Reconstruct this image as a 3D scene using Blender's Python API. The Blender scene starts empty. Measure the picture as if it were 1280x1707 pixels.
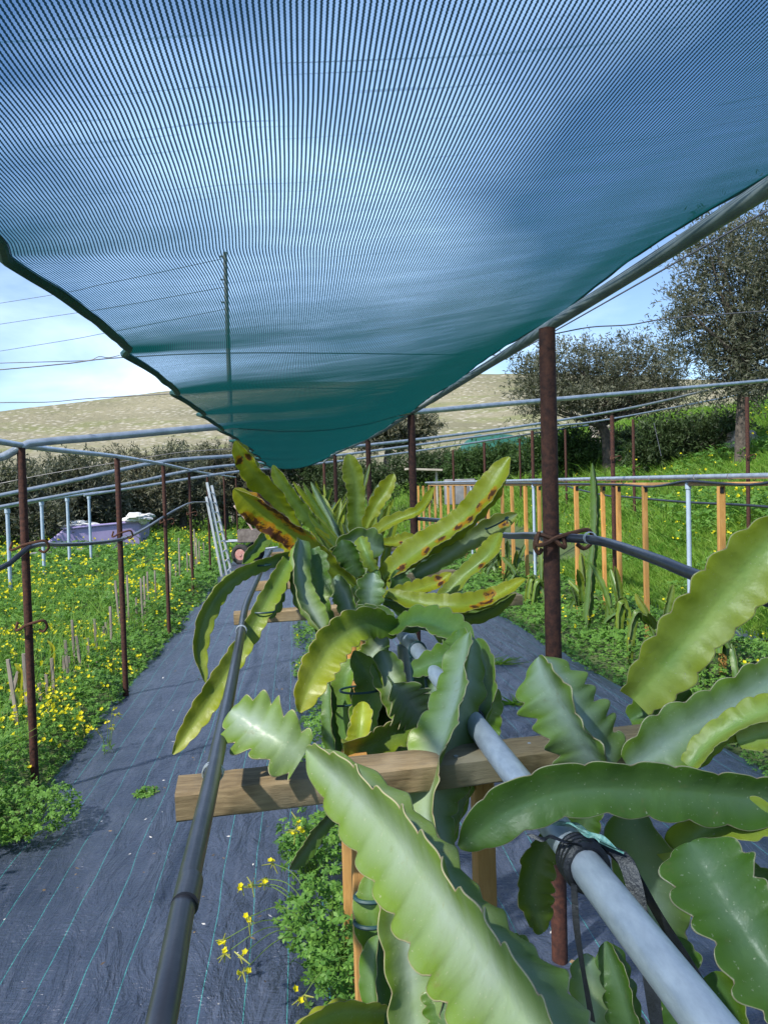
import bpy, math, random
import numpy as np
from mathutils import Vector, noise as mnoise
SC = bpy.context.scene
COL = SC.collection
PI = math.pi
rnd = random.Random(7)
# ------------------------------------------------------------------ camera
FPX = 1282.0                                    # focal length for a 1280 px wide picture
YAW, PITCH, ROLL, EYE = math.radians(6.7), math.radians(-1.8), math.radians(1.56), 1.6
Fv = Vector((math.sin(YAW)*math.cos(PITCH), math.cos(YAW)*math.cos(PITCH), math.sin(PITCH)))
_R0 = Vector((math.cos(YAW), -math.sin(YAW), 0))
_U0 = _R0.cross(Fv)
Rv = math.cos(ROLL)*_R0 - math.sin(ROLL)*_U0
Uv = math.sin(ROLL)*_R0 + math.cos(ROLL)*_U0
EYEV = Vector((0, 0, EYE))
cam_d = bpy.data.cameras.new('camera')
cam = bpy.data.objects.new('camera', cam_d); COL.objects.link(cam)
from mathutils import Matrix
cam.matrix_world = Matrix(((Rv.x, Uv.x, -Fv.x, 0), (Rv.y, Uv.y, -Fv.y, 0), (Rv.z, Uv.z, -Fv.z, EYE), (0, 0, 0, 1)))
cam_d.sensor_fit = 'HORIZONTAL'; cam_d.sensor_width = 36; cam_d.lens = 36*FPX/1280
cam_d.clip_start = 0.05; cam_d.clip_end = 6000
SC.camera = cam
# ------------------------------------------------------------------ light
SUN_AZ, SUN_EL = math.radians(-128), math.radians(46)      # azimuth clockwise from +Y
W = bpy.data.worlds.new('World'); SC.world = W; W.use_nodes = True
nt = W.node_tree; nt.nodes.clear()
def N(t, kind, **kw):
    n = t.nodes.new(kind)
    for k, v in kw.items(): setattr(n, k, v)
    return n
wo = N(nt, 'ShaderNodeOutputWorld'); bg = N(nt, 'ShaderNodeBackground'); bg.inputs[1].default_value = 0.115
sky = N(nt, 'ShaderNodeTexSky'); sky.sky_type = 'NISHITA'; sky.sun_disc = False
sky.sun_elevation = SUN_EL; sky.sun_rotation = SUN_AZ % (2*PI); sky.air_density = 0.85; sky.dust_density = 0.2; sky.ozone_density = 3.0
tc = N(nt, 'ShaderNodeTexCoord'); sep = N(nt, 'ShaderNodeSeparateXYZ'); nt.links.new(tc.outputs['Generated'], sep.inputs[0])
def wmath(op, a, b=None, clamp=False):
    m = N(nt, 'ShaderNodeMath', operation=op); m.use_clamp = clamp
    for i, x in enumerate((a, b)):
        if x is None: continue
        if isinstance(x, (int, float)): m.inputs[i].default_value = x
        else: nt.links.new(x, m.inputs[i])
    return m.outputs[0]
zz = wmath('ADD', wmath('MAXIMUM', sep.outputs['Z'], 0.0), 0.16)
cmb = N(nt, 'ShaderNodeCombineXYZ')
nt.links.new(wmath('DIVIDE', sep.outputs['X'], zz), cmb.inputs[0]); nt.links.new(wmath('DIVIDE', sep.outputs['Y'], zz), cmb.inputs[1])
cmb.inputs[2].default_value = 3.1
cn = N(nt, 'ShaderNodeTexNoise'); cn.inputs['Scale'].default_value = 0.95; cn.inputs['Detail'].default_value = 9; cn.inputs['Roughness'].default_value = 0.52; cn.inputs['Distortion'].default_value = 0.35
nt.links.new(cmb.outputs[0], cn.inputs['Vector'])
cr = N(nt, 'ShaderNodeValToRGB'); cr.color_ramp.elements[0].position = 0.5; cr.color_ramp.elements[1].position = 0.84
def around(d, width):                             # 1 towards direction d of the sky, fading out over width
    n_ = N(nt, 'ShaderNodeVectorMath', operation='DOT_PRODUCT'); nt.links.new(tc.outputs['Generated'], n_.inputs[0]); n_.inputs[1].default_value = Vector(d).normalized()
    m_ = N(nt, 'ShaderNodeMapRange'); m_.interpolation_type = 'SMOOTHSTEP'; nt.links.new(n_.outputs['Value'], m_.inputs[0])
    m_.inputs[1].default_value = math.cos(math.radians(width)); m_.inputs[2].default_value = 1.0; return m_.outputs[0]
amount = cn.outputs['Fac']
for d_, w_, k_ in (((.2, .9, .42), 40, .24), ((-.15, .85, .3), 30, .14), ((-.2, .7, .66), 34, -.34), ((.62, .8, .22), 30, -.34), ((-.5, .9, .1), 30, -.06)):
    amount = wmath('ADD', amount, wmath('MULTIPLY', around(d_, w_), k_))
nt.links.new(amount, cr.inputs[0])
cmx = N(nt, 'ShaderNodeMixRGB'); cmx.inputs[2].default_value = (5.6, 7.2, 9.8, 1)
nt.links.new(wmath('MULTIPLY', cr.outputs[0], 0.92), cmx.inputs[0]); nt.links.new(sky.outputs[0], cmx.inputs[1])
nt.links.new(cmx.outputs[0], bg.inputs[0]); nt.links.new(bg.outputs[0], wo.inputs[0])
sd = bpy.data.lights.new('sun', 'SUN'); sd.energy = 3.3; sd.angle = math.radians(1.5); sd.color = (1.0, 0.94, 0.85)
sun = bpy.data.objects.new('sun', sd); COL.objects.link(sun)
sv = Vector((math.sin(SUN_AZ)*math.cos(SUN_EL), math.cos(SUN_AZ)*math.cos(SUN_EL), math.sin(SUN_EL)))
sun.rotation_euler = sv.to_track_quat('Z', 'Y').to_euler(); sun.location = (-6, -6, 12)
vs = SC.view_settings; vs.view_transform = 'Standard'; vs.look = 'None'; vs.exposure = 0.87; vs.gamma = 1; vs.use_curve_mapping = False
SC.cycles.max_bounces = 8; SC.cycles.transparent_max_bounces = 12; SC.cycles.caustics_reflective = False; SC.cycles.caustics_refractive = False
SC.cycles.use_denoising = True
# ------------------------------------------------------------------ pixel -> place (measuring the photograph)
def ray(x, y): return Fv + float((x-640)/FPX)*Rv - float((y-853.5)/FPX)*Uv
def P(x, y, Y):                                  # point of that line of sight at distance Y down the rows
    d = ray(x, y); t = Y/d.y; return Vector((d.x*t, Y, EYE+d.z*t))
def PX(x, y, X):
    d = ray(x, y); t = X/d.x; return Vector((X, d.y*t, EYE+d.z*t))
def PZ(x, y, z):
    d = ray(x, y); t = (z-EYE)/d.z; return Vector((d.x*t, d.y*t, z))
# ------------------------------------------------------------------ meshes
def mesh(name, V, F, mat, parent=None, smooth=True, attrs=None, midx=None, uv=None):
    V = np.asarray(V, dtype=np.float32).reshape(-1, 3)
    me = bpy.data.meshes.new(name)
    if isinstance(F, np.ndarray):
        k = F.shape[1]; m = F.shape[0]
        me.vertices.add(len(V)); me.vertices.foreach_set('co', V.ravel())
        me.loops.add(m*k); me.loops.foreach_set('vertex_index', F.astype(np.int32).ravel())
        me.polygons.add(m); me.polygons.foreach_set('loop_start', np.arange(0, m*k, k, dtype=np.int32))
        me.update(calc_edges=True); me.validate()
    else:
        me.from_pydata([tuple(v) for v in V.tolist()], [], F); me.update()
    if smooth:
        me.polygons.foreach_set('use_smooth', np.ones(len(me.polygons), dtype=bool))
        if len(V) < 4000 and attrs is None and uv is None: me.set_sharp_from_angle(angle=math.radians(42))
    for m_ in (mat if isinstance(mat, (list, tuple)) else [mat]): me.materials.append(m_)
    if midx is not None: me.polygons.foreach_set('material_index', np.asarray(midx, dtype=np.int32))
    for k, a in (attrs or {}).items():
        at = me.attributes.new(k, 'FLOAT', 'POINT'); at.data.foreach_set('value', np.asarray(a, dtype=np.float32))
    if uv is not None:
        ul = me.uv_layers.new(name='UVMap')
        li = np.empty(len(me.loops), dtype=np.int32); me.loops.foreach_get('vertex_index', li)
        ul.data.foreach_set('uv', np.asarray(uv, dtype=np.float32)[li].ravel())
    o = bpy.data.objects.new(name, me); COL.objects.link(o)
    if parent: o.parent = parent
    return o
def tag(o, label, cat, group=None, kind=None):
    if label: o['label'] = label
    if cat: o['category'] = cat
    if group: o['group'] = group
    if kind: o['kind'] = kind
    return o
def thing(name, label, cat, loc=(0, 0, 0), group=None):
    o = bpy.data.objects.new(name, None); COL.objects.link(o); o.location = loc; o.empty_display_size = .1
    return tag(o, label, cat, group)
def struct(o): o['kind'] = 'structure'; return o
def copy_tree(o, parent=None):
    c = o.copy(); COL.objects.link(c); c.parent = parent
    for ch in list(o.children): copy_tree(ch, c)
    return c
def join(parts):                                  # [(V,F quads)] -> one
    Vs, Fs, n = [], [], 0
    for V, F in parts:
        V = np.asarray(V, dtype=np.float64).reshape(-1, 3); Vs.append(V); Fs.append(np.asarray(F)+n); n += len(V)
    return np.concatenate(Vs), np.concatenate(Fs)
def smooth_path(pts, n):
    pts = [np.array(p, dtype=float) for p in pts]
    if len(pts) == 2: pts = [pts[0], (pts[0]+pts[1])/2, pts[1]]
    p = [2*pts[0]-pts[1]] + pts + [2*pts[-1]-pts[-2]]
    d = [0]
    for a, b in zip(pts[:-1], pts[1:]): d.append(d[-1]+max(1e-6, np.linalg.norm(b-a)))
    out = []
    for s in np.linspace(0, d[-1], n):
        i = min(len(pts)-2, max(0, int(np.searchsorted(d, s, side='right')-1))); t = (s-d[i])/(d[i+1]-d[i])
        p0, p1, p2, p3 = p[i:i+4]
        out.append(0.5*((2*p1)+(-p0+p2)*t+(2*p0-5*p1+4*p2-p3)*t*t+(-p0+3*p1-3*p2+p3)*t**3))
    return np.array(out)
def tube(path, r, k=10, n=None, smooth=True, caps=True):
    P_ = smooth_path(path, n) if n else np.array([tuple(p) for p in path], dtype=float)
    n = len(P_); rr = np.interp(np.linspace(0, 1, n), np.linspace(0, 1, len(r)), r) if hasattr(r, '__len__') else np.full(n, r)
    T = np.gradient(P_, axis=0); T /= np.linalg.norm(T, axis=1)[:, None]+1e-12
    a = np.array((0, 0, 1.0)) if abs(T[0][2]) < .9 else np.array((1.0, 0, 0))
    u = np.cross(T[0], a); u /= np.linalg.norm(u)
    V = []
    for i in range(n):
        u = u-T[i]*np.dot(u, T[i]); u /= np.linalg.norm(u)+1e-12; w = np.cross(T[i], u)
        ang = np.arange(k)*2*PI/k
        V.append(P_[i]+rr[i]*(np.cos(ang)[:, None]*u+np.sin(ang)[:, None]*w))
    V = np.concatenate(V)
    F = [(i*k+j, i*k+(j+1) % k, (i+1)*k+(j+1) % k, (i+1)*k+j) for i in range(n-1) for j in range(k)]
    if caps:                                      # closing fans kept as quads
        for base, flip in ((0, 1), ((n-1)*k, 0)):
            for j in range(1, k-1, 2):
                q = (base, base+j, base+j+1, base+min(j+2, k-1)) if j+2 <= k-1 else (base, base+j, base+j+1, base)
                if len(set(q)) == 4: F.append(q[::-1] if flip else q)
    return V, np.array(F)
def box(c, s, rot=None, bevel=.0):
    x, y, z = s[0]/2, s[1]/2, s[2]/2
    V = np.array([(a*x, b*y, d*z) for d in (-1, 1) for a, b in ((-1, -1), (1, -1), (1, 1), (-1, 1))], dtype=float)
    if rot is not None: V = V @ np.array(rot).T
    F = np.array([(3, 2, 1, 0), (4, 5, 6, 7), (0, 1, 5, 4), (1, 2, 6, 5), (2, 3, 7, 6), (3, 0, 4, 7)])
    return V+np.array(c, dtype=float), F
def bevel(o, w=.004, seg=2):
    m = o.modifiers.new('bevel', 'BEVEL'); m.width = w; m.segments = seg; m.limit_method = 'ANGLE'; return o
def plank(a, b, wid, thick, up=(0, 0, 1), nseg=24, wob=.0):           # squared timber from a to b, slightly uneven
    a, b = np.array(tuple(a)), np.array(tuple(b)); t = (b-a)/np.linalg.norm(b-a); up = np.array(up, dtype=float)
    s = np.cross(t, up); s /= np.linalg.norm(s); u = np.cross(s, t)
    V = []
    for i in range(nseg+1):
        c = a+(b-a)*i/nseg; j = lambda: rnd.uniform(-wob, wob)
        h, w_ = thick/2, wid/2; ch = min(h, w_)*.16
        for x, y in ((-w_+ch, -h), (w_-ch, -h), (w_, -h+ch), (w_, h-ch), (w_-ch, h), (-w_+ch, h), (-w_, h-ch), (-w_, -h+ch)):
            V.append(c+s*(x+j())+u*(y+j()))
    F = [(i*8+j, (i+1)*8+j, (i+1)*8+(j+1) % 8, i*8+(j+1) % 8) for i in range(nseg) for j in range(8)]
    for base, fl in ((0, 0), (nseg*8, 1)):
        for q in ((0, 1, 2, 3), (0, 3, 4, 7), (4, 5, 6, 7)):
            q = tuple(base+x for x in q); F.append(q[::-1] if fl else q)
    return np.array(V), np.array(F)
def nz(x, y, z=0.0, s=1.0): return mnoise.noise(Vector((x*s, y*s, z)))
def sstep(a, b, x):
    t = min(1, max(0, (x-a)/(b-a))); return t*t*(3-2*t)
# ------------------------------------------------------------------ materials
def new_mat(name):
    m = bpy.data.materials.new(name); m.use_nodes = True; t = m.node_tree; t.nodes.clear()
    o = N(t, 'ShaderNodeOutputMaterial'); b = N(t, 'ShaderNodeBsdfPrincipled'); t.links.new(b.outputs[0], o.inputs[0])
    return m, t, o, b
def L(t, a, b): t.links.new(a, b)
def mth(t, op, a, b=None, c=None, clamp=False):
    m = N(t, 'ShaderNodeMath', operation=op); m.use_clamp = clamp
    for i, x in enumerate((a, b, c)):
        if x is None: continue
        if isinstance(x, (int, float)): m.inputs[i].default_value = x
        else: L(t, x, m.inputs[i])
    return m.outputs[0]
def mix(t, f, a, b, blend='MIX'):
    m = N(t, 'ShaderNodeMixRGB', blend_type=blend)
    for i, x in enumerate((f, a, b)):
        if isinstance(x, (int, float)): m.inputs[i].default_value = x
        elif isinstance(x, tuple): m.inputs[i].default_value = x+(1,) if len(x) == 3 else x
        else: L(t, x, m.inputs[i])
    return m.outputs[0]
def noise(t, vec, scale, detail=4, rough=.55, dist=0):
    n = N(t, 'ShaderNodeTexNoise'); n.inputs['Scale'].default_value = scale; n.inputs['Detail'].default_value = detail
    n.inputs['Roughness'].default_value = rough; n.inputs['Distortion'].default_value = dist
    if vec is not None: L(t, vec, n.inputs['Vector'])
    return n.outputs['Fac']
def ramp(t, fac, stops):
    r = N(t, 'ShaderNodeValToRGB'); e = r.color_ramp.elements
    while len(e) < len(stops): e.new(.5)
    for el, (p, c) in zip(e, stops):
        el.position = p; el.color = (c, c, c, 1) if isinstance(c, (int, float)) else tuple(c)+(1,)
    L(t, fac, r.inputs[0]); return r.outputs[0]
def objco(t, scale=(1, 1, 1), kind='Object'):
    c = N(t, 'ShaderNodeTexCoord'); m = N(t, 'ShaderNodeMapping'); m.inputs['Scale'].default_value = scale
    L(t, c.outputs[kind], m.inputs[0]); return m.outputs[0]
def bump(t, h, strength, dist, b):
    n = N(t, 'ShaderNodeBump'); n.inputs['Strength'].default_value = strength; n.inputs['Distance'].default_value = dist
    L(t, h, n.inputs['Height']); L(t, n.outputs[0], b.inputs['Normal'])
def pm(name, c1, c2, scale=20, rough=.6, metal=0., bmp=0., bscale=None, stretch=(1, 1, 1), lo=.35, hi=.65, spec=.5, transl=0., bdist=.002):
    m, t, o, b = new_mat(name); v = objco(t, stretch)
    f = ramp(t, noise(t, v, scale, 5, .6), [(lo, 0.), (hi, 1.)])
    c = mix(t, f, c1, c2); L(t, c, b.inputs['Base Color'])
    b.inputs['Roughness'].default_value = rough; b.inputs['Metallic'].default_value = metal; b.inputs['Specular IOR Level'].default_value = spec
    if bmp: bump(t, noise(t, v, bscale or scale*2, 6, .6), bmp, bdist, b)
    if transl:
        tr = N(t, 'ShaderNodeBsdfTranslucent'); L(t, c, tr.inputs[0]); ms = N(t, 'ShaderNodeMixShader'); ms.inputs[0].default_value = transl
        L(t, b.outputs[0], ms.inputs[1]); L(t, tr.outputs[0], ms.inputs[2]); L(t, ms.outputs[0], o.inputs[0])
    return m
M = {}
M['rust'] = pm('rusty_iron', (.03, .011, .009), (.095, .034, .02), 60, .82, .1, .6, 120)
M['rust_hook'] = pm('rusted_rod', (.05, .022, .014), (.12, .05, .025), 40, .8, .2, .5, 90)
M['galv'] = pm('galvanised_steel', (.36, .41, .46), (.55, .6, .64), 14, .42, .65, .15, 90)
M['galv_old'] = pm('weathered_galvanised_steel', (.38, .43, .5), (.55, .6, .66), 75, .48, .35, .35, 140, (1, .35, 1), lo=.3, hi=.7)
M['galv_dull'] = pm('dull_zinc', (.17, .2, .2), (.3, .33, .33), 9, .55, .3, .3, 40)
M['galv_blue'] = pm('painted_steel', (.36, .46, .58), (.44, .54, .64), 10, .5, .1, .1)
M['wire'] = pm('fence_wire', (.12, .12, .13), (.22, .22, .23), 10, .5, .6)
M['black_pipe'] = pm('black_polyethylene', (.016, .019, .028), (.03, .034, .044), 30, .3, 0, .12, 150, spec=.6)
M['rubber'] = pm('black_rubber_strip', (.006, .007, .01), (.016, .018, .026), 80, .4, 0, .5, 200)
M['tie_green'] = pm('dark_teal_tie', (.012, .045, .05), (.02, .07, .075), 60, .5)
M['aluminium'] = pm('aluminium', (.62, .64, .66), (.75, .76, .78), 9, .38, .55)
M['stake'] = pm('grey_cane', (.22, .185, .15), (.36, .31, .26), 20, .85, 0, .4, 60, (1, 1, .2))
M['purple'] = pm('purple_plastic', (.33, .27, .5), (.4, .34, .58), 3, .5, 0, .2, 8)
M['white_sheet'] = pm('white_plastic_sheet', (.62, .62, .6), (.78, .78, .77), 8, .55, 0, .6, 14)
M['tyre'] = pm('tyre_rubber', (.02, .02, .02), (.04, .038, .036), 30, .85)
M['rim'] = pm('faded_red_rim', (.4, .14, .12), (.5, .3, .26), 15, .6)
M['cart'] = pm('rusted_tray', (.16, .13, .11), (.28, .24, .21), 12, .75, .2, .3)
M['pink'] = pm('striped_handle', (.55, .3, .24), (.6, .5, .45), 12, .6)
M['stone'] = pm('limestone', (.3, .27, .23), (.46, .42, .36), 3, .9, 0, .8, 7, bdist=.05)
M['tarp'] = pm('green_tarp', (.012, .09, .06), (.02, .14, .1), 3, .6, 0, .5, 5)
M['grey_block'] = pm('grey_block', (.2, .2, .21), (.3, .3, .31), 4, .9, 0, .3)
M['pale_board'] = pm('pale_board', (.42, .37, .3), (.55, .5, .42), 6, .8)
M['pole_wood'] = pm('pole_timber', (.16, .14, .12), (.22, .2, .17), 8, .85)
M['bark'] = pm('olive_bark', (.05, .04, .032), (.12, .1, .08), 14, .95, 0, .9, 25, bdist=.02)
M['foil'] = pm('teal_net_scrap', (.1, .3, .26), (.4, .62, .54), 120, .3, .1, .5, 260)
def leafmat(name, c1, c2, c3=None, scale=1.2, rough=.5, transl=.3):
    m, t, o, b = new_mat(name); v = objco(t)
    f = noise(t, v, scale, 3, .6); f2 = noise(t, v, scale*14, 2, .5)
    c = mix(t, ramp(t, f, [(.35, 0.), (.65, 1.)]), c1, c2)
    if c3: c = mix(t, ramp(t, f2, [(.45, 0.), (.75, 1.)]), c, c3)
    L(t, c, b.inputs['Base Color']); b.inputs['Roughness'].default_value = rough; b.inputs['Specular IOR Level'].default_value = .22
    tr = N(t, 'ShaderNodeBsdfTranslucent'); L(t, mix(t, 1.0, c, (1.25, 1.3, .7), 'MULTIPLY'), tr.inputs[0]); ms = N(t, 'ShaderNodeMixShader'); ms.inputs[0].default_value = transl
    L(t, b.outputs[0], ms.inputs[1]); L(t, tr.outputs[0], ms.inputs[2]); L(t, ms.outputs[0], o.inputs[0])
    return m
M['clover'] = leafmat('oxalis_leaf', (.07, .18, .035), (.125, .27, .045), (.19, .36, .06), 2.5)
M['clover_stalk'] = leafmat('oxalis_stalk', (.16, .26, .06), (.2, .3, .08))
M['yellow'] = leafmat('yellow_petal', (.82, .72, .02), (.85, .78, .05), None, 3, .5, .35)
M['bud'] = leafmat('oxalis_bud', (.4, .42, .1), (.5, .5, .14))
M['grass'] = leafmat('grass_blade', (.085, .22, .02), (.16, .3, .035), (.24, .34, .06), .8)
M['olive'] = leafmat('olive_leaf', (.075, .085, .055), (.125, .135, .09), (.2, .205, .155), .9, .5, .25)
M['dark_leaf'] = leafmat('dark_evergreen_leaf', (.032, .055, .02), (.055, .09, .032), (.08, .12, .045), .9, .5, .2)
M['shrub_leaf'] = leafmat('shrub_leaf', (.035, .075, .02), (.06, .11, .03), (.08, .14, .04), .9, .5, .25)
M['brush'] = leafmat('dry_brush_leaf', (.1, .105, .06), (.155, .155, .1), (.23, .22, .16), .9, .6, .15)
def woodmat(name, c1, c2, c3, sc=(1, 1, 1)):
    m, t, o, b = new_mat(name); v = objco(t, sc)
    g = noise(t, v, 6, 6, .65, .6); k = noise(t, objco(t), 5, 3)
    c = mix(t, ramp(t, g, [(.3, 0.), (.7, 1.)]), c1, c2); c = mix(t, ramp(t, k, [(.5, 0.), (.75, .8)]), c, c3)
    oi = N(t, 'ShaderNodeObjectInfo'); c = mix(t, 1.0, c, ramp(t, oi.outputs['Random'], [(0., (.68, .7, .72)), (.5, (.95, .95, .95)), (1., (1.15, 1.08, 1.))]), 'MULTIPLY')
    L(t, c, b.inputs['Base Color']); b.inputs['Roughness'].default_value = .78
    bump(t, g, .5, .003, b); return m
M['timber'] = woodmat('weathered_timber', (.17, .115, .055), (.38, .28, .145), (.47, .39, .26), (3, 22, 22))
M['orange_wood'] = woodmat('orange_stained_timber', (.46, .22, .055), (.62, .34, .1), (.5, .3, .12), (22, 22, 2.2))
M['orange_rail'] = woodmat('orange_stained_rail', (.46, .24, .08), (.6, .36, .15), (.5, .33, .18), (22, 2.2, 22))
# woven ground fabric
m, t, o, b = new_mat('woven_ground_fabric'); M['fabric'] = m
v = objco(t); sx = N(t, 'ShaderNodeSeparateXYZ'); L(t, v, sx.inputs[0])
wob = mth(t, 'MULTIPLY', mth(t, 'SUBTRACT', noise(t, v, 1.1, 2), .5), .05)
xs = mth(t, 'FRACT', mth(t, 'DIVIDE', mth(t, 'ADD', sx.outputs['X'], wob), .132))
line = mth(t, 'LESS_THAN', mth(t, 'ABSOLUTE', mth(t, 'SUBTRACT', xs, .5)), .009)
base = mix(t, ramp(t, noise(t, v, 3.0, 6, .65), [(.3, 0.), (.75, 1.)]), (.027, .039, .07), (.058, .076, .118))
dust = ramp(t, noise(t, objco(t, (9, 1.2, 1)), 2.5, 5, .7), [(.5, 0.), (.85, .5)])
base = mix(t, dust, base, (.14, .16, .22))
xf = mth(t, 'FRACT', mth(t, 'DIVIDE', sx.outputs['X'], .019)); faint = mth(t, 'MULTIPLY', mth(t, 'LESS_THAN', xf, .12), .22)
base = mix(t, faint, base, (.07, .08, .12))
c = mix(t, line, base, (.05, .3, .29)); L(t, c, b.inputs['Base Color']); b.inputs['Roughness'].default_value = .34; b.inputs['Specular IOR Level'].default_value = .7
wv = mth(t, 'ADD', mth(t, 'MULTIPLY', noise(t, objco(t, (1.6, .55, 1)), 5.5, 5, .62, .8), 1.6), mth(t, 'MULTIPLY', noise(t, objco(t, (1, 3.2, 1)), 26, 3, .6), .35))
bump(t, wv, .8, .03, b)
# soil / turf
m, t, o, b = new_mat('turf_and_soil'); M['ground'] = m
v = objco(t)
c = mix(t, ramp(t, noise(t, v, .6, 5), [(.35, 0.), (.65, 1.)]), (.045, .07, .02), (.08, .12, .035))
c = mix(t, ramp(t, noise(t, v, 5, 5), [(.58, 0.), (.75, .7)]), c, (.13, .1, .065))
L(t, c, b.inputs['Base Color']); b.inputs['Roughness'].default_value = .95; bump(t, noise(t, v, 14, 5), .8, .03, b)
# hill
m, t, o, b = new_mat('rocky_hillside'); M['hill'] = m
v = objco(t)
big = noise(t, v, .012, 6, .6)
c = mix(t, ramp(t, big, [(.38, 0.), (.62, 1.)]), (.2, .19, .12), (.285, .262, .175))
c = mix(t, ramp(t, noise(t, objco(t, (1, 1, 5)), .02, 4), [(.5, 0.), (.66, .8)]), c, (.2, .215, .095))
vor = N(t, 'ShaderNodeTexVoronoi'); vor.inputs['Scale'].default_value = .17; vor.inputs['Randomness'].default_value = 1; L(t, v, vor.inputs['Vector'])
rk = mth(t, 'MULTIPLY', ramp(t, vor.outputs['Distance'], [(.2, 1.), (.42, 0.)]), ramp(t, noise(t, v, .03, 4), [(.38, 0.), (.52, 1.)]))
c = mix(t, rk, c, (.43, .4, .32))
vo2 = N(t, 'ShaderNodeTexVoronoi'); vo2.inputs['Scale'].default_value = .2; L(t, objco(t, (1.3, 1, 1)), vo2.inputs['Vector'])
sh = mth(t, 'MULTIPLY', ramp(t, vo2.outputs['Distance'], [(.2, 1.), (.34, 0.)]), ramp(t, noise(t, v, .025, 4), [(.4, 1.), (.55, 0.)]))
c = mix(t, sh, c, (.15, .155, .085))
L(t, c, b.inputs['Base Color']); b.inputs['Roughness'].default_value = 1.; b.inputs['Specular IOR Level'].default_value = .1
bump(t, noise(t, v, .15, 5), .7, 3, b)
# shade net: threads with gaps; seen more edge-on, the knit closes up as a real knit of that thickness does
m, t, o, b = new_mat('green_shade_knit'); M['net'] = m
uvn = N(t, 'ShaderNodeUVMap'); uvn.uv_map = 'UVMap'; su = N(t, 'ShaderNodeSeparateXYZ'); L(t, uvn.outputs[0], su.inputs[0])
zig = mth(t, 'MULTIPLY', mth(t, 'PINGPONG', mth(t, 'DIVIDE', su.outputs['Y'], .0026), 1.0), .12)
uu = mth(t, 'FRACT', mth(t, 'ADD', mth(t, 'DIVIDE', su.outputs['X'], .0063), zig))
warp = mth(t, 'LESS_THAN', mth(t, 'ABSOLUTE', mth(t, 'SUBTRACT', uu, .5)), .225)
lw = N(t, 'ShaderNodeNewGeometry'); dp = N(t, 'ShaderNodeVectorMath', operation='DOT_PRODUCT'); L(t, lw.outputs['Normal'], dp.inputs[0]); L(t, lw.outputs['Incoming'], dp.inputs[1])
cosv = mth(t, 'MAXIMUM', mth(t, 'ABSOLUTE', dp.outputs['Value']), .03)
vf = mth(t, 'FRACT', mth(t, 'ADD', mth(t, 'DIVIDE', su.outputs['Y'], .0027), mth(t, 'MULTIPLY', mth(t, 'FLOOR', mth(t, 'DIVIDE', su.outputs['X'], .0063)), .37)))
wf = mth(t, 'LESS_THAN', vf, .3)
dens = mth(t, 'ADD', .007, mth(t, 'MULTIPLY', wf, .026))
vm = N(t, 'ShaderNodeMapping'); vm.inputs['Scale'].default_value = (1.3, 6, 1); vm.inputs['Rotation'].default_value = (0, 0, .12); L(t, uvn.outputs[0], vm.inputs[0])
dn = ramp(t, noise(t, vm.outputs[0], 2.2, 5, .65), [(.3, .7), (.75, 1.6)])
dens = mth(t, 'MULTIPLY', dens, dn)
vm2 = N(t, 'ShaderNodeMapping'); vm2.inputs['Scale'].default_value = (2.2, 95, 1); vm2.inputs['Rotation'].default_value = (0, 0, .1); L(t, uvn.outputs[0], vm2.inputs[0])
snag = ramp(t, noise(t, vm2.outputs[0], 1.0, 2, .5, .4), [(.62, 0.), (.67, .4)])
gap = mth(t, 'SUBTRACT', 1.0, mth(t, 'POWER', mth(t, 'SUBTRACT', 1.0, dens), mth(t, 'POWER', mth(t, 'DIVIDE', 1.0, cosv), 2.85)))
gap = mth(t, 'MAXIMUM', gap, snag)
al = mth(t, 'MAXIMUM', mth(t, 'MULTIPLY', warp, .95), gap, clamp=True)
colr = mix(t, warp, (.001, .08, .068), (.001, .016, .026)); L(t, colr, b.inputs['Base Color']); b.inputs['Roughness'].default_value = .6; b.inputs['Specular IOR Level'].default_value = .15
tr = N(t, 'ShaderNodeBsdfTranslucent'); L(t, mix(t, warp, (.002, .13, .12), (.001, .025, .04)), tr.inputs[0]); m1 = N(t, 'ShaderNodeMixShader'); m1.inputs[0].default_value = .4
L(t, b.outputs[0], m1.inputs[1]); L(t, tr.outputs[0], m1.inputs[2])
tp = N(t, 'ShaderNodeBsdfTransparent'); tp.inputs[0].default_value = (.76, .9, 1, 1); m2 = N(t, 'ShaderNodeMixShader'); L(t, al, m2.inputs[0]); L(t, tp.outputs[0], m2.inputs[1]); L(t, m1.outputs[0], m2.inputs[2]); L(t, m2.outputs[0], o.inputs[0])
M['hem'] = pm('net_hem', (.004, .05, .045), (.008, .09, .08), 60, .6, 0, .5, 150)
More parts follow.
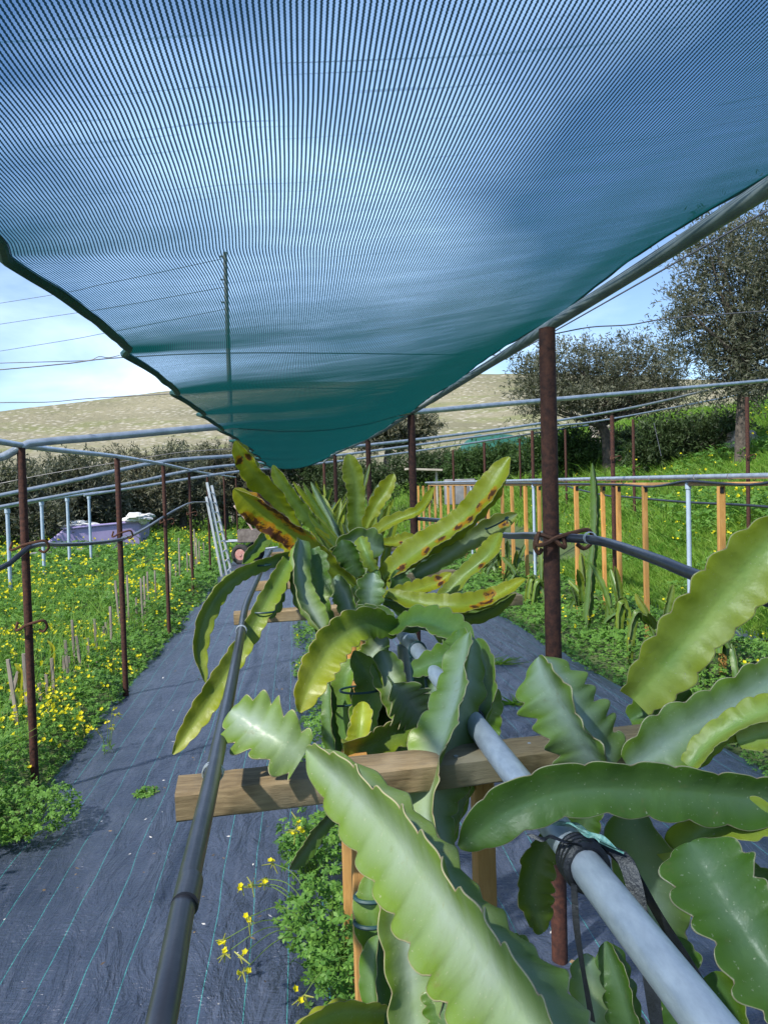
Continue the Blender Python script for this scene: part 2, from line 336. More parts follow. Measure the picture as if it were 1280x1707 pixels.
# cactus flesh: core / face / horny margin, scars where the mesh carries them
def cactus_mat(name, core, face, bloom, transl=.3, trc=(.34, .42, .04)):
    m, t, o, b = new_mat(name); v = objco(t)
    at = lambda k: N(t, 'ShaderNodeAttribute', attribute_name=k)
    e = at('edge').outputs['Fac']; ar = at('areole').outputs['Fac']; sc_ = at('scar').outputs['Fac']; yl = at('yellow').outputs['Fac']
    n1 = noise(t, v, 9, 4, .6); n2 = noise(t, v, 55, 4, .6)
    c = mix(t, ramp(t, e, [(.15, 0.), (.8, 1.)]), core, face)
    c = mix(t, ramp(t, n1, [(.42, 0.), (.7, .75)]), c, bloom)
    c = mix(t, mth(t, 'MULTIPLY', yl, .85), c, (.52, .47, .012))
    c = mix(t, ramp(t, n2, [(.6, 0.), (.8, .35)]), c, (.16, .2, .05))
    lo_ = at('lobe').outputs['Fac']; lst = ramp(t, mth(t, 'ADD', lo_, mth(t, 'MULTIPLY', mth(t, 'SUBTRACT', n2, .5), 1.6)), [(.25, 0.), (.95, .3)])
    c = mix(t, lst, c, mix(t, 1.0, c, (.6, .66, .5), 'MULTIPLY'))
    n3 = noise(t, v, 230, 2, .5); c = mix(t, ramp(t, n3, [(.68, 0.), (.74, .5)]), c, (.5, .5, .34))
    n4 = noise(t, v, 24, 5, .7); c = mix(t, ramp(t, n4, [(.62, 0.), (.72, .45)]), c, (.2, .17, .06))
    near = ramp(t, sc_, [(.04, 0.), (.25, 1.)])
    ring = ramp(t, mth(t, 'ADD', sc_, mth(t, 'MULTIPLY', mth(t, 'MULTIPLY', mth(t, 'SUBTRACT', noise(t, v, 30, 5, .7), .5), near), 2.6)), [(.2, 0.), (.42, 1.)])
    c = mix(t, ring, c, (.55, .26, .012))
    dk = ramp(t, mth(t, 'ADD', sc_, mth(t, 'MULTIPLY', mth(t, 'MULTIPLY', mth(t, 'SUBTRACT', noise(t, v, 42, 5, .7), .5), near), 3.0)), [(.48, 0.), (.64, 1.)])
    c = mix(t, dk, c, (.1, .03, .018))
    mar = ramp(t, e, [(.965, 0.), (.99, 1.)])
    c = mix(t, mth(t, 'MULTIPLY', mar, .75), c, (.55, .47, .32)); c = mix(t, ar, c, (.33, .24, .16))
    L(t, c, b.inputs['Base Color']); b.inputs['Specular IOR Level'].default_value = .45
    L(t, ramp(t, n1, [(.3, .34), (.7, .48)]), b.inputs['Roughness'])
    bump(t, mth(t, 'ADD', n1, mth(t, 'MULTIPLY', n2, .3)), .5, .007, b)
    tr = N(t, 'ShaderNodeBsdfTranslucent'); L(t, mix(t, .55, c, trc), tr.inputs[0]); ms = N(t, 'ShaderNodeMixShader')
    L(t, ramp(t, e, [(.1, transl*.3), (.7, transl)]), ms.inputs[0]); L(t, b.outputs[0], ms.inputs[1]); L(t, tr.outputs[0], ms.inputs[2]); L(t, ms.outputs[0], o.inputs[0])
    return m
M['c_green'] = cactus_mat('cactus_green', (.08, .17, .04), (.16, .28, .02), (.15, .25, .06), .35)
M['c_waxy_sheen'] = cactus_mat('cactus_waxy_sky_sheen', (.27, .35, .26), (.17, .28, .035), (.21, .31, .13), .28)  # waxy green; the pale core also paints in sky reflection along the troughs
M['c_dark'] = cactus_mat('cactus_dark_green', (.1, .17, .075), (.075, .165, .012), (.1, .19, .04), .28)
M['c_yellow'] = cactus_mat('cactus_yellow_green', (.2, .29, .03), (.42, .46, .012), (.36, .43, .05), .45)
M['c_pale'] = cactus_mat('cactus_pale_green', (.2, .32, .07), (.42, .5, .05), (.38, .47, .11), .48)

# ================================================================== the setting
def g(x, y):                                      # height of the land
    z = .22*sstep(2.6, 4.4, x)
    z += .3*max(0, min(x, 14)-4.6)**1.02+.1*max(0, min(x, 40)-14)
    z += .035*max(0, min(y, 60)-9)*sstep(2.0, 5.0, x)
    z += .012*max(0, min(y, 40)-12)*sstep(-2, -5, x)
    far = math.hypot(x, y); z -= 9*sstep(45, 140, far)
    z += (nz(x, y, 0, .35)*.06+nz(x, y, 3, 1.1)*.025)*(1 if (x < -1.5 or x > 2.6 or y > 20) else 0)
    return z
ax = np.concatenate([-np.geomspace(9, 160, 26)[::-1], np.linspace(-8.7, 16, 110), np.geomspace(17, 160, 22)])
ay = np.concatenate([-np.geomspace(4, 60, 12)[::-1], np.linspace(-3.5, 26, 118), np.geomspace(27, 170, 26)])
V = np.array([(x, y, g(x, y)-.012) for y in ay for x in ax]); nx = len(ax)
F = np.array([(j*nx+i, j*nx+i+1, (j+1)*nx+i+1, (j+1)*nx+i) for j in range(len(ay)-1) for i in range(nx-1)])
struct(mesh('ground', V, F, M['ground']))
# far hill: ridge heights read off the skyline (angle above the eye level)
ridx = [-1400, -600, 0, 100, 285, 500, 850, 1100, 1500, 2600]; ridy = [750, 722, 690, 677, 655, 640, 627, 632, 640, 690]
rows, cols = 46, 150; V = []
for j in range(rows):
    d = 130+ (j/(rows-1))**1.25*760
    for i in range(cols):
        px = -1400+4000*i/(cols-1); top = np.interp(px, ridx, ridy)
        r = ray(px, top); s = (r.z)/math.hypot(r.x, r.y); az = math.atan2(r.x, r.y)
        hr = s*760*1.0+3
        x, y = d*math.sin(az), d*math.cos(az); q = min(1, max(0, (d-130)/630))
        z = -10+(hr+10)*(q**1.9)*(1 if d <= 760 else 1-((d-760)/300)**2)
        z += (nz(x, y, 1, .008)*10+nz(x, y, 2, .03)*3)*q*(.35+.65*(1-q))+(nz(x, y, 4, .11)*1.1*q)
        V.append((x, y, z+EYE))
F = np.array([(j*cols+i, j*cols+i+1, (j+1)*cols+i+1, (j+1)*cols+i) for j in range(rows-1) for i in range(cols-1)])
struct(mesh('hill', V, F, M['hill']))
# woven fabric between the rows
def fabric(x0, x1, y0, y1, name, zoff=.006):
    xs_, ys_ = np.linspace(x0, x1, 56), np.concatenate([np.linspace(y0, 8, 150), np.linspace(8.1, y1, 60)])
    V = []
    for y in ys_:
        for i, x in enumerate(xs_):
            edge = (.05*nz(y, 1.7, i == 0, .7)+.02*nz(y, 5, 2, 2.3)) if i in (0, len(xs_)-1) else 0
            w = .016*nz(x*2.4, y*.55, 5)+.016*max(0, nz(x*5+nz(x, y, 1, .5)*1.2, y*.45, 9))+.006*nz(x*9, y*5, 2)
            cr_ = -.014*math.exp(-((x+.98+.03*nz(y, 0, 3, .6))/.016)**2)
            V.append((x+edge, y, g(x, y)+zoff+.012+w+cr_*(y > 2)))
    k = len(xs_); F = np.array([(j*k+i, j*k+i+1, (j+1)*k+i+1, (j+1)*k+i) for j in range(len(ys_)-1) for i in range(k-1)])
    return struct(mesh(name, V, F, M['fabric']))
fabric(-1.42, 2.46, .2, 21, 'path')
fabric(3.78, 4.15, 6.0, 8.6, 'path', .02)

# ================================================================== scatter helpers (one object each, leaves as small faces)
class Leaves:
    def __init__(s): s.V = []; s.F = []; s.m = []; s.n = 0
    def quads(s, C, A, B, mi, fold=None):          # C centre, A half-length, B half-width vectors; arrays (k,3)
        k = len(C); V = np.stack([C-A, C+B*.9-A*.1, C+A, C-B*.9-A*.1], 1).reshape(-1, 3)
        F = (np.arange(k)[:, None]*4+np.arange(4)[None, :])+s.n
        s.V.append(V); s.F.append(F); s.m.append(np.full(k, mi)); s.n += 4*k
    def raw(s, V, F, mi): s.V.append(np.asarray(V)); s.F.append(np.asarray(F)+s.n); s.m.append(np.full(len(F), mi)); s.n += len(V)
    def build(s, name, mats, parent=None, smooth=False):
        return mesh(name, np.concatenate(s.V), np.concatenate(s.F), mats, parent, smooth, midx=np.concatenate(s.m))
def unit(a): return a/(np.linalg.norm(a, axis=-1, keepdims=True)+1e-9)
def trefoils(lv, C, size, rng, tilt=.5, mi=0):      # oxalis leaves: three folded heart-shaped leaflets
    k = len(C); nrm = unit(np.stack([rng.normal(0, tilt, k), rng.normal(0, tilt, k)-.15, np.ones(k)], 1))
    a0 = rng.uniform(0, 2*PI, k); ref = unit(np.cross(nrm, np.stack([np.cos(a0), np.sin(a0), np.zeros(k)], 1))); oth = np.cross(nrm, ref)
    for q in range(3):
        an = q*2*PI/3; d = ref*math.cos(an)+oth*math.sin(an); w = np.cross(nrm, d); s = size[:, None]
        for sg in (-1, 1):                          # each half of a leaflet tilts down from its fold
            p0 = C; p1 = C+d*s*.62-nrm*s*.04; p2 = C+d*s*.98+w*s*.36*sg-nrm*s*.2; p3 = C+d*s*.45+w*s*.46*sg-nrm*s*.2
            V = np.stack([p0, p1, p2, p3], 1).reshape(-1, 3); lv.raw(V, np.arange(k)[:, None]*4+np.arange(4)[None, :], mi)
def flowers(lv, C, size, rng, mi=1):
    k = len(C); nrm = unit(np.stack([rng.normal(0, .5, k), rng.normal(-.35, .5, k), np.ones(k)*.9], 1))
    a0 = rng.uniform(0, 2*PI, k); ref = unit(np.cross(nrm, np.stack([np.cos(a0), np.sin(a0), np.zeros(k)], 1))); oth = np.cross(nrm, ref); s = size[:, None]
    for q in range(5):
        an = q*2*PI/5; d = ref*math.cos(an)+oth*math.sin(an); w = np.cross(nrm, d)
        p0 = C-nrm*s*.55; p1 = C+d*s*.45-w*s*.34; p2 = C+d*s*.8+nrm*s*.12; p3 = C+d*s*.45+w*s*.34
        lv.raw(np.stack([p0, p1, p2, p3], 1).reshape(-1, 3), np.arange(k)[:, None]*4+np.arange(4)[None, :], mi)
def stalks(lv, A, B, r, mi):
    d = unit(B-A); s = unit(np.cross(d, np.array((.3, -1, .2)))); u = np.cross(d, s); k = len(A)
    for w in (s, u):
        lv.raw(np.stack([A-w*r, A+w*r, B+w*r*.6, B-w*r*.6], 1).reshape(-1, 3), np.arange(k)[:, None]*4+np.arange(4)[None, :], mi)
def vnz(x, y, s, o=0):
    return np.array([mnoise.noise(Vector((a*s, b*s, o))) for a, b in zip(x, y)])
def gz(x, y): return np.array([g(a, b) for a, b in zip(x, y)])
# ---- bits of dry leaf and plastic lying on the fabric
rg0 = np.random.default_rng(77); lv = Leaves(); n_ = 420
x = np.where(rg0.uniform(0, 1, n_) < .62, rg0.uniform(-1.35, .1, n_), rg0.uniform(.6, 2.3, n_)); y = rg0.uniform(1.9, 10, n_)
C = np.stack([x, y, np.full(n_, .044)], 1); a0 = rg0.uniform(0, 2*PI, n_); sz = rg0.uniform(.003, .013, n_)[:, None]
lv.quads(C, np.stack([np.cos(a0), np.sin(a0), rg0.normal(0, .25, n_)], 1)*sz, np.stack([-np.sin(a0), np.cos(a0), rg0.normal(0, .3, n_)], 1)*sz*.5, 0)
lv.m = [rg0.choice([0, 1, 1, 2], n_)]
M['dry'] = pm('dry_leaf', (.16, .11, .06), (.28, .2, .11), 20, .9); M['chip'] = pm('pale_chip', (.5, .49, .46), (.65, .64, .62), 20, .8); M['soil'] = pm('soil_crumb', (.05, .035, .022), (.1, .07, .045), 20, .95)
o = lv.build('litter', [M['chip'], M['dry'], M['soil']]); o['kind'] = 'stuff'
# ---- oxalis cover left of the posts
rng = np.random.default_rng(3)
def cover(name, zones, hfun, mats, flower_share, label=None):
    lv = Leaves()
    for (x0, x1, y0, y1, n, sz, fl, fsz) in zones:
        x = rng.uniform(x0, x1, n); y = rng.uniform(y0, y1, n); h = hfun(x, y); keep = h > .02; x, y, h = x[keep], y[keep], h[keep]
        z = gz(x, y)+h*(1-rng.uniform(0, 1, len(x))**2.2*.95)
        trefoils(lv, np.stack([x, y, z], 1), sz*rng.uniform(.7, 1.25, len(x)), rng)
        k = int(fl); fx = rng.uniform(x0, x1, k*3); fy = rng.uniform(y0, y1, k*3)
        pr = np.clip(.5+vnz(fx, fy, .9, 7)*1.5+vnz(fx, fy, 3, 2)*.5, 0.03, 1); kp = rng.uniform(0, 1, k*3) < pr*.5; fx, fy = fx[kp], fy[kp]
        fh = hfun(fx, fy); kp = fh > .03; fx, fy, fh = fx[kp], fy[kp], fh[kp]
        A = np.stack([fx, fy, gz(fx, fy)+fh*.5], 1); B = A+np.stack([rng.normal(0, .03, len(fx)), rng.normal(0, .03, len(fx)), fh*.5+rng.uniform(.02, .15, len(fx))], 1)
        stalks(lv, A, B, .0016 if sz < .03 else .002, 2)
        for q in range(3):
            on = rng.uniform(0, 1, len(B)) < (.9, .6, .35)[q]; C = B[on]+rng.normal(0, .022, (on.sum(), 3))*(q > 0)
            flowers(lv, C, fsz*rng.uniform(.75, 1.15, len(C)), rng)
            if sz < .035:
                D = B[on]+rng.normal(0, .02, (on.sum(), 3)); E_ = D+np.stack([rng.normal(0, .012, len(D)), rng.normal(0, .012, len(D)), rng.uniform(-.025, .012, len(D))], 1)
                stalks(lv, D, E_, .0028, 3)
    o = lv.build(name, mats); o['kind'] = 'stuff'; return o
def hl(x, y):
    e = np.clip((-1.36+.07*vnz(y, y*0, 1.6, 4)+.05*vnz(y, y*0, 5, 9)-x)/.22, 0, 1)**.6
    return e*np.maximum(.06, .23+.22*vnz(x, y, .8, 1)+.16*vnz(x, y, 2.4, 5))
cover('oxalis', [(-2.9, -1.25, 2.3, 5.2, 9500, .021, 640, .0195), (-4.6, -1.25, 5.2, 9, 15000, .026, 620, .019), (-7, -1.3, 9, 14, 15000, .036, 750, .024), (-10, -1.4, 14, 26, 17000, .055, 800, .034)],
      hl, [M['clover'], M['yellow'], M['clover_stalk'], M['bud']], 1)
def hr(x, y):
    e = np.clip((x-2.42+.1*vnz(y, y*0, 1.3, 4))/.2, 0, 1)**.7*np.clip((3.9-x)/.3, 0, 1)
    return e*(.17+.1*vnz(x, y, 1.2, 1)+.06*vnz(x, y, 3, 5))+.02*e
cover('oxalis', [(2.3, 3.9, 2.2, 6.5, 7500, .022, 50, .017), (2.3, 3.9, 6.5, 12, 6500, .028, 90, .019), (2.2, 3.9, 12, 21, 5000, .04, 60, .026)], hr, [M['clover'], M['yellow'], M['clover_stalk'], M['bud']], 1)
def hm(x, y):
    e = np.exp(-((x-.2)/.16)**2)*np.clip(.55+vnz(x*.3, y, 1.4, 8)*1.3, 0, 1)
    return e*.3
cover('oxalis', [(-.2, .6, 2.3, 9, 5200, .021, 45, .0165)], hm, [M['clover'], M['yellow'], M['clover_stalk'], M['bud']], 1)
def hb(x, y):
    return np.clip(vnz(x, y, .55, 6)*1.6+.25*vnz(x, y, 2, 1), 0, .45)*np.clip((x-4.3)/.6, 0, 1)
cover('oxalis', [(4.3, 9, 5, 12, 9000, .035, 120, .024), (6, 16, 9, 22, 12000, .06, 420, .034)], hb, [M['clover'], M['yellow'], M['clover_stalk'], M['bud']], 1)
# ---- grass on the bank
def grass(name, zones):
    lv = Leaves()
    for (x0, x1, y0, y1, n, hh, w) in zones:
        x = rng.uniform(x0, x1, n); y = rng.uniform(y0, y1, n); h = hh*np.clip(.9+vnz(x, y, .8, 3)*.9+rng.normal(0, .25, n), .2, 2)
        B = np.stack([x, y, gz(x, y)-.01], 1); ln = np.stack([rng.normal(0, .45, n), rng.normal(0, .45, n), np.ones(n)], 1)*h[:, None]
        mid = B+ln*np.array((.35, .35, .6)); tip = B+ln*np.array((1.1, 1.1, .95)); s = unit(np.cross(ln, np.array((.25, 1, 0))))*w
        V = np.stack([B-s, B+s, mid+s*.8, mid-s*.8, mid-s*.8, mid+s*.8, tip+s*.1, tip-s*.1], 1).reshape(-1, 3)
        F = np.concatenate([np.arange(n)[:, None]*8+np.arange(4), np.arange(n)[:, None]*8+np.arange(4, 8)])
        lv.raw(V, F, 0)
    x = rng.uniform(5, 15, 900); y = rng.uniform(6, 22, 900); k = vnz(x, y, .5, 2) > .02; x, y = x[k], y[k]
    flowers(lv, np.stack([x, y, gz(x, y)+rng.uniform(.12, .3, len(x))], 1), rng.uniform(.02, .034, len(x)), rng, 1)
    o = lv.build(name, [M['grass'], M['yellow']]); o['kind'] = 'stuff'; return o
grass('grass', [(3.85, 7.5, 4, 12, 46000, .17, .0035), (5, 16, 9, 24, 42000, .24, .007), (7, 22, 20, 40, 10000, .35, .014), (-6, -1.7, 3, 14, 3500, .42, .003), (-14, -1, 22, 40, 9000, .35, .014), (-1, 7, 21, 40, 9000, .3, .012)])

# ================================================================== trees and shrubs
def crown_pts(rng, lobes, n, seed):
    vol = np.array([a*c for (_, _, _, a, b, c) in lobes]); pick = rng.choice(len(lobes), n, p=vol/vol.sum()); Lb = np.array(lobes)[pick]
    d = unit(rng.normal(0, 1, (n, 3))); r = rng.uniform(.1, 1, n)**.5
    r = r*np.array([.95+.75*mnoise.noise(Vector(tuple(q*2.1))+Vector((p*7.7, seed*1.3, 0))) for q, p in zip(d, pick)])
    return Lb[:, :3]+d*r[:, None]*Lb[:, 3:], d
def tree(name, label, cat, base, lobes, n, leaf, mat, trunk=None, limbs=(), seed=1, group=None, rag=.18):
    rg = np.random.default_rng(seed); T = thing(name, label, cat, base, group); k = 22
    C, d = crown_pts(rg, lobes, max(40, n//k), seed)  # each point carries one spray: leaves along a short arching twig
    tw_d = unit(d*.8+rg.normal(0, .55, d.shape)+np.array((0, 0, .45))); ln = rag*rg.uniform(1.2, 3.2, len(C))
    tt = rg.uniform(-.5, 1, (len(C), k)); S = (C[:, None]+tw_d[:, None]*(tt*ln[:, None])[..., None]+np.array((0, 0, -.25))*(np.clip(tt, 0, 1)**2*ln[:, None])[..., None]).reshape(-1, 3)
    S += rg.normal(0, rag*.22, S.shape)
    a = unit(np.repeat(tw_d, k, 0)*1.0+rg.normal(0, .75, S.shape)); b_ = unit(np.cross(a, rg.normal(0, 1, S.shape)))
    sz = leaf*rg.uniform(.55, 1.3, (len(S), 1))
    lv = Leaves(); lv.quads(S, a*sz, b_*sz*.27, 0); lv.build('crown', [mat], T)
    if trunk:
        parts = [tube(trunk[0], trunk[1], 9, 14)]
        for path, r in limbs: parts.append(tube(path, r, 6, 10))
        tw = rg.choice(len(C), min(60, len(C)), replace=False); top = np.array(trunk[0][-1], dtype=float)
        for i in tw: parts.append(tube([top+(C[i]-top)*.12, top+(C[i]-top)*.55+rg.normal(0, .12, 3), C[i]], [.03, .018, .006], 4, 6))
        Vt, Ft = join(parts); mesh('trunk', Vt, Ft, M['bark'], T)
    return T
def local(px, py, Y, base): q = P(px, py, Y); return (q.x-base[0], q.y-base[1], q.z-base[2])
def px_tree(name, label, cat, bpx, Y, blobs, n, leaf, mat, seed, trunk_px=None, limbs_px=(), group=None, rag=.18, r0=.2):
    q = P(bpx[0], bpx[1], Y); base = (q.x, Y, g(q.x, Y)-.05)
    m_ = Y/FPX; lobes = []
    rg = random.Random(seed)
    for (x, y, rx, ry) in blobs:
        l = local(x, y, Y+rg.uniform(-.5, .5)*rx*m_, base); lobes.append(l+(rx*m_, (rx+ry)/2*m_, ry*m_))
    tr = None; limbs = []
    if trunk_px:
        tr = ([(0, 0, 0)]+[local(x, y, Y, base) for x, y in trunk_px], [r0, r0*.85, r0*.6])
        limbs = [([local(x, y, Y+dy, base) for x, y, dy in l], [r0*.5, r0*.3, r0*.12]) for l in limbs_px]
    return tree(name, label, cat, base, lobes, n, leaf, mat, tr, limbs, seed, group, rag)
px_tree('olive_tree', 'tall dark olive tree above the boulder on the right bank', 'tree', (1235, 730), 15, [(1200, 430, 80, 60), (1270, 400, 70, 70), (1150, 500, 48, 45), (1240, 520, 85, 65), (1310, 480, 80, 90), (1180, 580, 70, 45), (1290, 600, 90, 60), (1230, 640, 90, 38), (1130, 550, 35, 30)],
        46000, .052, M['olive'], 11, [(1238, 670), (1245, 600)], [[(1245, 610, 0), (1200, 570, -.3), (1150, 520, -.4)], [(1245, 600, 0), (1262, 520, .2), (1270, 430, 0)], [(1245, 620, 0), (1215, 600, .3), (1170, 590, .3)]], None, .2, .15)
px_tree('olive_tree', 'low wide olive tree with a thick leaning trunk behind the rusty posts', 'tree', (1015, 770), 20, [(905, 625, 52, 48), (985, 615, 70, 52), (1070, 610, 62, 52), (1110, 655, 50, 40), (950, 665, 75, 26), (1040, 660, 80, 28), (890, 665, 36, 30)],
        34000, .06, M['olive'], 12, [(1012, 735), (1000, 705)], [[(1005, 712, 0), (960, 695, -.4), (905, 680, -.5)], [(1000, 708, 0), (1045, 692, .3), (1090, 680, 0)], [(1000, 705, 0), (990, 670, .3), (985, 630, 0)]], None, .22, .19)
px_tree('olive_tree', 'bare grey olive tree beyond the far end of the shade net', 'tree', (640, 815), 34, [(640, 715, 42, 22), (700, 712, 32, 20), (612, 735, 30, 16), (670, 735, 42, 16)], 9000, .13, M['brush'], 13, [(645, 770), (648, 745)], [[(648, 750, 0), (620, 730, 0), (600, 722, 0)], [(648, 748, 0), (680, 728, 0), (705, 715, 0)]], None, .26, .22)
gl = 'olive trees along the left field edge'
for i, (bx, Y, bl, n, lab, mt) in enumerate([
    ((40, 880), 22, [(20, 835, 55, 55), (70, 860, 45, 40), (-30, 850, 60, 60)], 15000, 'dark bushy olive tree left of the purple tank', 'olive'),
    ((150, 880), 25, [(110, 810, 55, 45), (160, 830, 50, 45), (130, 855, 60, 35)], 14000, 'bushy olive tree right behind the purple tank', 'olive'),
    ((235, 875), 27, [(215, 795, 48, 42), (250, 825, 45, 42), (200, 845, 50, 30)], 13000, 'grey olive tree behind the right end of the purple tank', 'brush'),
    ((305, 880), 27, [(290, 790, 45, 45), (320, 825, 45, 45), (280, 850, 40, 26)], 12000, 'dusty olive tree between the tank and the ladder', 'olive'),
    ((375, 870), 30, [(350, 770, 40, 32), (390, 790, 45, 42), (340, 825, 45, 40), (400, 835, 45, 35)], 13000, 'olive tree right behind the leaning ladder', 'brush'),
    ((450, 850), 33, [(430, 755, 45, 32), (470, 775, 45, 40), (440, 815, 50, 35)], 11000, 'grey olive tree behind the cactus tops under the net end', 'olive'),
    ((530, 850), 33, [(520, 790, 45, 30), (560, 795, 45, 30), (540, 825, 60, 24)], 9000, 'low dark olive tree beyond the middle of the cactus row', 'dark_leaf')]):
    px_tree('olive_tree', lab, 'tree', bx, Y, bl, int(n*1.7), .085, M[mt], 20+i, [(bx[0], bx[1]-18), (bx[0]-4, bx[1]-40)], (), gl, .24, .16)
gs = 'shrubs on the right bank'
for i, (bx, Y, bl, n, lab, mt) in enumerate([
    ((1150, 790), 17.5, [(1110, 735, 48, 32), (1160, 740, 48, 36), (1205, 722, 36, 28), (1080, 760, 36, 20)], 15000, 'broad dark evergreen shrub below the boulder', 'dark_leaf'),
    ((960, 800), 21, [(950, 745, 48, 32), (905, 755, 40, 28), (985, 770, 40, 24)], 11000, 'dark shrub at the left foot of the wide olive tree', 'shrub_leaf'),
    ((1050, 790), 22, [(1045, 745, 32, 32), (1020, 765, 34, 20)], 7000, 'shrub at the right foot of the wide olive tree', 'dark_leaf'),
    ((840, 800), 25, [(830, 765, 46, 26), (780, 775, 40, 22), (870, 770, 34, 26)], 9000, 'dark scrubby bush in front of the green tarp', 'shrub_leaf'),
    ((720, 810), 27, [(720, 775, 42, 24), (680, 785, 42, 24), (755, 780, 30, 20)], 8000, 'dark bush behind the pale planks', 'dark_leaf'),
    ((620, 820), 27, [(620, 795, 44, 26), (585, 805, 36, 22)], 6000, 'dark bush behind the far rusty post', 'dark_leaf')]):
    px_tree('shrub', lab, 'shrub', bx, Y, bl, int(n*1.5), .07, M[mt], 40+i, [(bx[0], bx[1]-10), (bx[0]-2, bx[1]-25)], (), gs, .2, .07)

def blob(c, r, seed, rough=.25, n=20):
    V = []
    for j in range(n+1):
        th = PI*j/n
        for i in range(n*2):
            ph = PI*i/n; d = Vector((math.sin(th)*math.cos(ph), math.sin(th)*math.sin(ph), math.cos(th)))
            k = 1+rough*mnoise.fractal(d*1.4+Vector((seed*3.1, 0, 0)), .8, 2.1, 4)
            V.append((c[0]+d.x*r[0]*k, c[1]+d.y*r[1]*k, c[2]+d.z*r[2]*k))
    m_ = n*2; F = np.array([(j*m_+i, (j+1)*m_+i, (j+1)*m_+(i+1) % m_, j*m_+(i+1) % m_) for j in range(n) for i in range(m_)])
    return np.array(V), F
q = min((P(1238, 738, Y) for Y in np.linspace(9, 24, 151)), key=lambda p: abs(p.z-g(p.x, p.y)-.1)); Vb, Fb = blob((q.x, q.y, q.z), (.42, .35, .3), 3, .3)
tag(mesh('boulder', Vb, Fb, M['stone']), 'grey boulder sitting in the grass below the tall olive tree', 'boulder')

# ================================================================== frame: posts, pipes, wires, hoses
ordn = ['nearest', 'second', 'third', 'fourth', 'fifth', 'sixth', 'seventh', 'eighth']
def hook_geo(z, side=1, big=1.):                     # bent rebar hook welded across the post
    p = [(-.05*side, -.035, z+.02), (-.06*side, -.045, z-.02), (-.03*side, -.05, z-.015), (.0, -.045, z+.0), (.06*side, -.04, z+.015), (.11*side, -.03, z+.02), (.125*side, -.02, z-.015), (.1*side, -.02, z-.04), (.075*side, -.02, z-.025)]
    return tube([(a*big, b*1., c) for a, b, c in p], .007, 6, 40)
def post(label, x, y, z0, z1, r, group, hooks=(), lean=(0, 0), mat='rust', name='rusty_post'):
    T = thing(name, label, 'post', (x, y, z0), group); h = z1-z0
    Vt, Ft = tube([(0, 0, -.05), (lean[0]*.5, lean[1]*.5, h*.5), (lean[0], lean[1], h)], r, 14, 9)
    cap = tube([(lean[0], lean[1], h-.004), (lean[0], lean[1], h+.006)], [r*.96, r*.3], 14)
    Vt, Ft = join([(Vt, Ft), cap]); mesh('shaft', Vt, Ft, M[mat], T)
    for hz, sd_, bg_ in hooks:
        Vh, Fh = hook_geo(hz-z0, sd_, bg_); mesh('hook', Vh, Fh, M['rust_hook'], T)
    return T
gL, gR, gF = 'rusty posts left of the walkway', 'rusty posts under the net edge', 'rusty posts of the further rows'
for i, (y, z1, z0) in enumerate([(4.24, 1.86, 0), (6.19, 1.88, 0), (8.77, 1.91, 0), (11.74, 1.93, 0), (15.04, 1.95, 0), (18.6, 1.98, 0), (22.5, 2.0, 0)]):
    x = [-1.41, -1.35, -1.42, -1.53, -1.62, -1.62, -1.62][i]
    post('rusty post standing in yellow flowers, %s from the camera along the left walkway edge' % ordn[i], x, y, z0, z1, .021, gL, [(1.35, 1, 1.), (.93, 1, .8)] if i == 0 else [(1.3, 1, .8)] if i < 4 else (), (-.0, 0))
for i, (x, y, z1, r) in enumerate([(.83, 2.42, 2.1, .0265), (.9, 5.74, 2.14, .029), (.85, 8.59, 2.13, .029), (.67, 12.1, 2.13, .03), (.64, 15.6, 2.13, .03)]):
    post('thick rusty post under the right edge of the net, %s from the camera' % ordn[i], x, y, 0, z1, r, gR, [(1.425, 1, 1.05), (1.415, -1, .5)] if i == 0 else (), (0, 0))
for i, (px, py, X) in enumerate([(1020, 693, 4.0), (887, 718, 4.0), (807, 738, 4.0), (755, 750, 4.0), (1245, 662, 6.2), (1055, 699, 6.2), (942, 716, 6.2), (866, 731, 6.2), (770, 751, 6.2)]):
    q = PX(px, py, X); far = X > 5
    post(('thin rusty post on the grass bank, %s from the right frame edge' % ['first', 'second', 'third', 'fourth', 'fifth'][i-4]) if far else ('dark rusty post just behind the orange stakes, %s from the camera' % ordn[i]), X, q.y, g(X, q.y), q.z, .027, gF,
         [(1.6, 1, .8), (1.9, 1, .8)] if i in (0, 4) else [(g(X, q.y)+1., 1, .8)] if i == 5 else ())
def rod(name, pts, r, mat, label, cat, group=None, k=10, n=60):
    V, F = tube([tuple(p) for p in pts], r, k, n); return tag(mesh(name, V, F, M[mat]), label, cat, group)
gp = 'galvanised pipes across the rows'
pl = lambda Y, pts: [P(x, y, Y) for x, y in pts]
def skew(Y0, pts):                                # the cross pipes run a little askew to the rows
    out = []
    for x, y in pts:
        d = ray(x, y); t = (Y0+.908)/(d.y-.644*d.x); out.append(Vector((d.x*t, d.y*t, EYE+d.z*t)))
    return out
rod('galvanised_pipe', skew(4.25, [(-120, 780), (0, 763), (36, 741), (190, 727), (355, 712), (520, 700), (700, 686), (911, 667), (1203, 641), (1330, 629)]), .022, 'galv', 'shiny cross pipe on the nearest left post, passing highest over the right field', 'pipe', gp)
rod('galvanised_pipe', skew(8.8, [(-150, 856), (0, 826), (140, 797), (272, 769), (400, 759), (580, 745), (750, 726), (911, 704), (1060, 678), (1203, 645), (1330, 617)]), .022, 'galv', 'cross pipe on the third left post, bent downward at that post', 'pipe', gp)
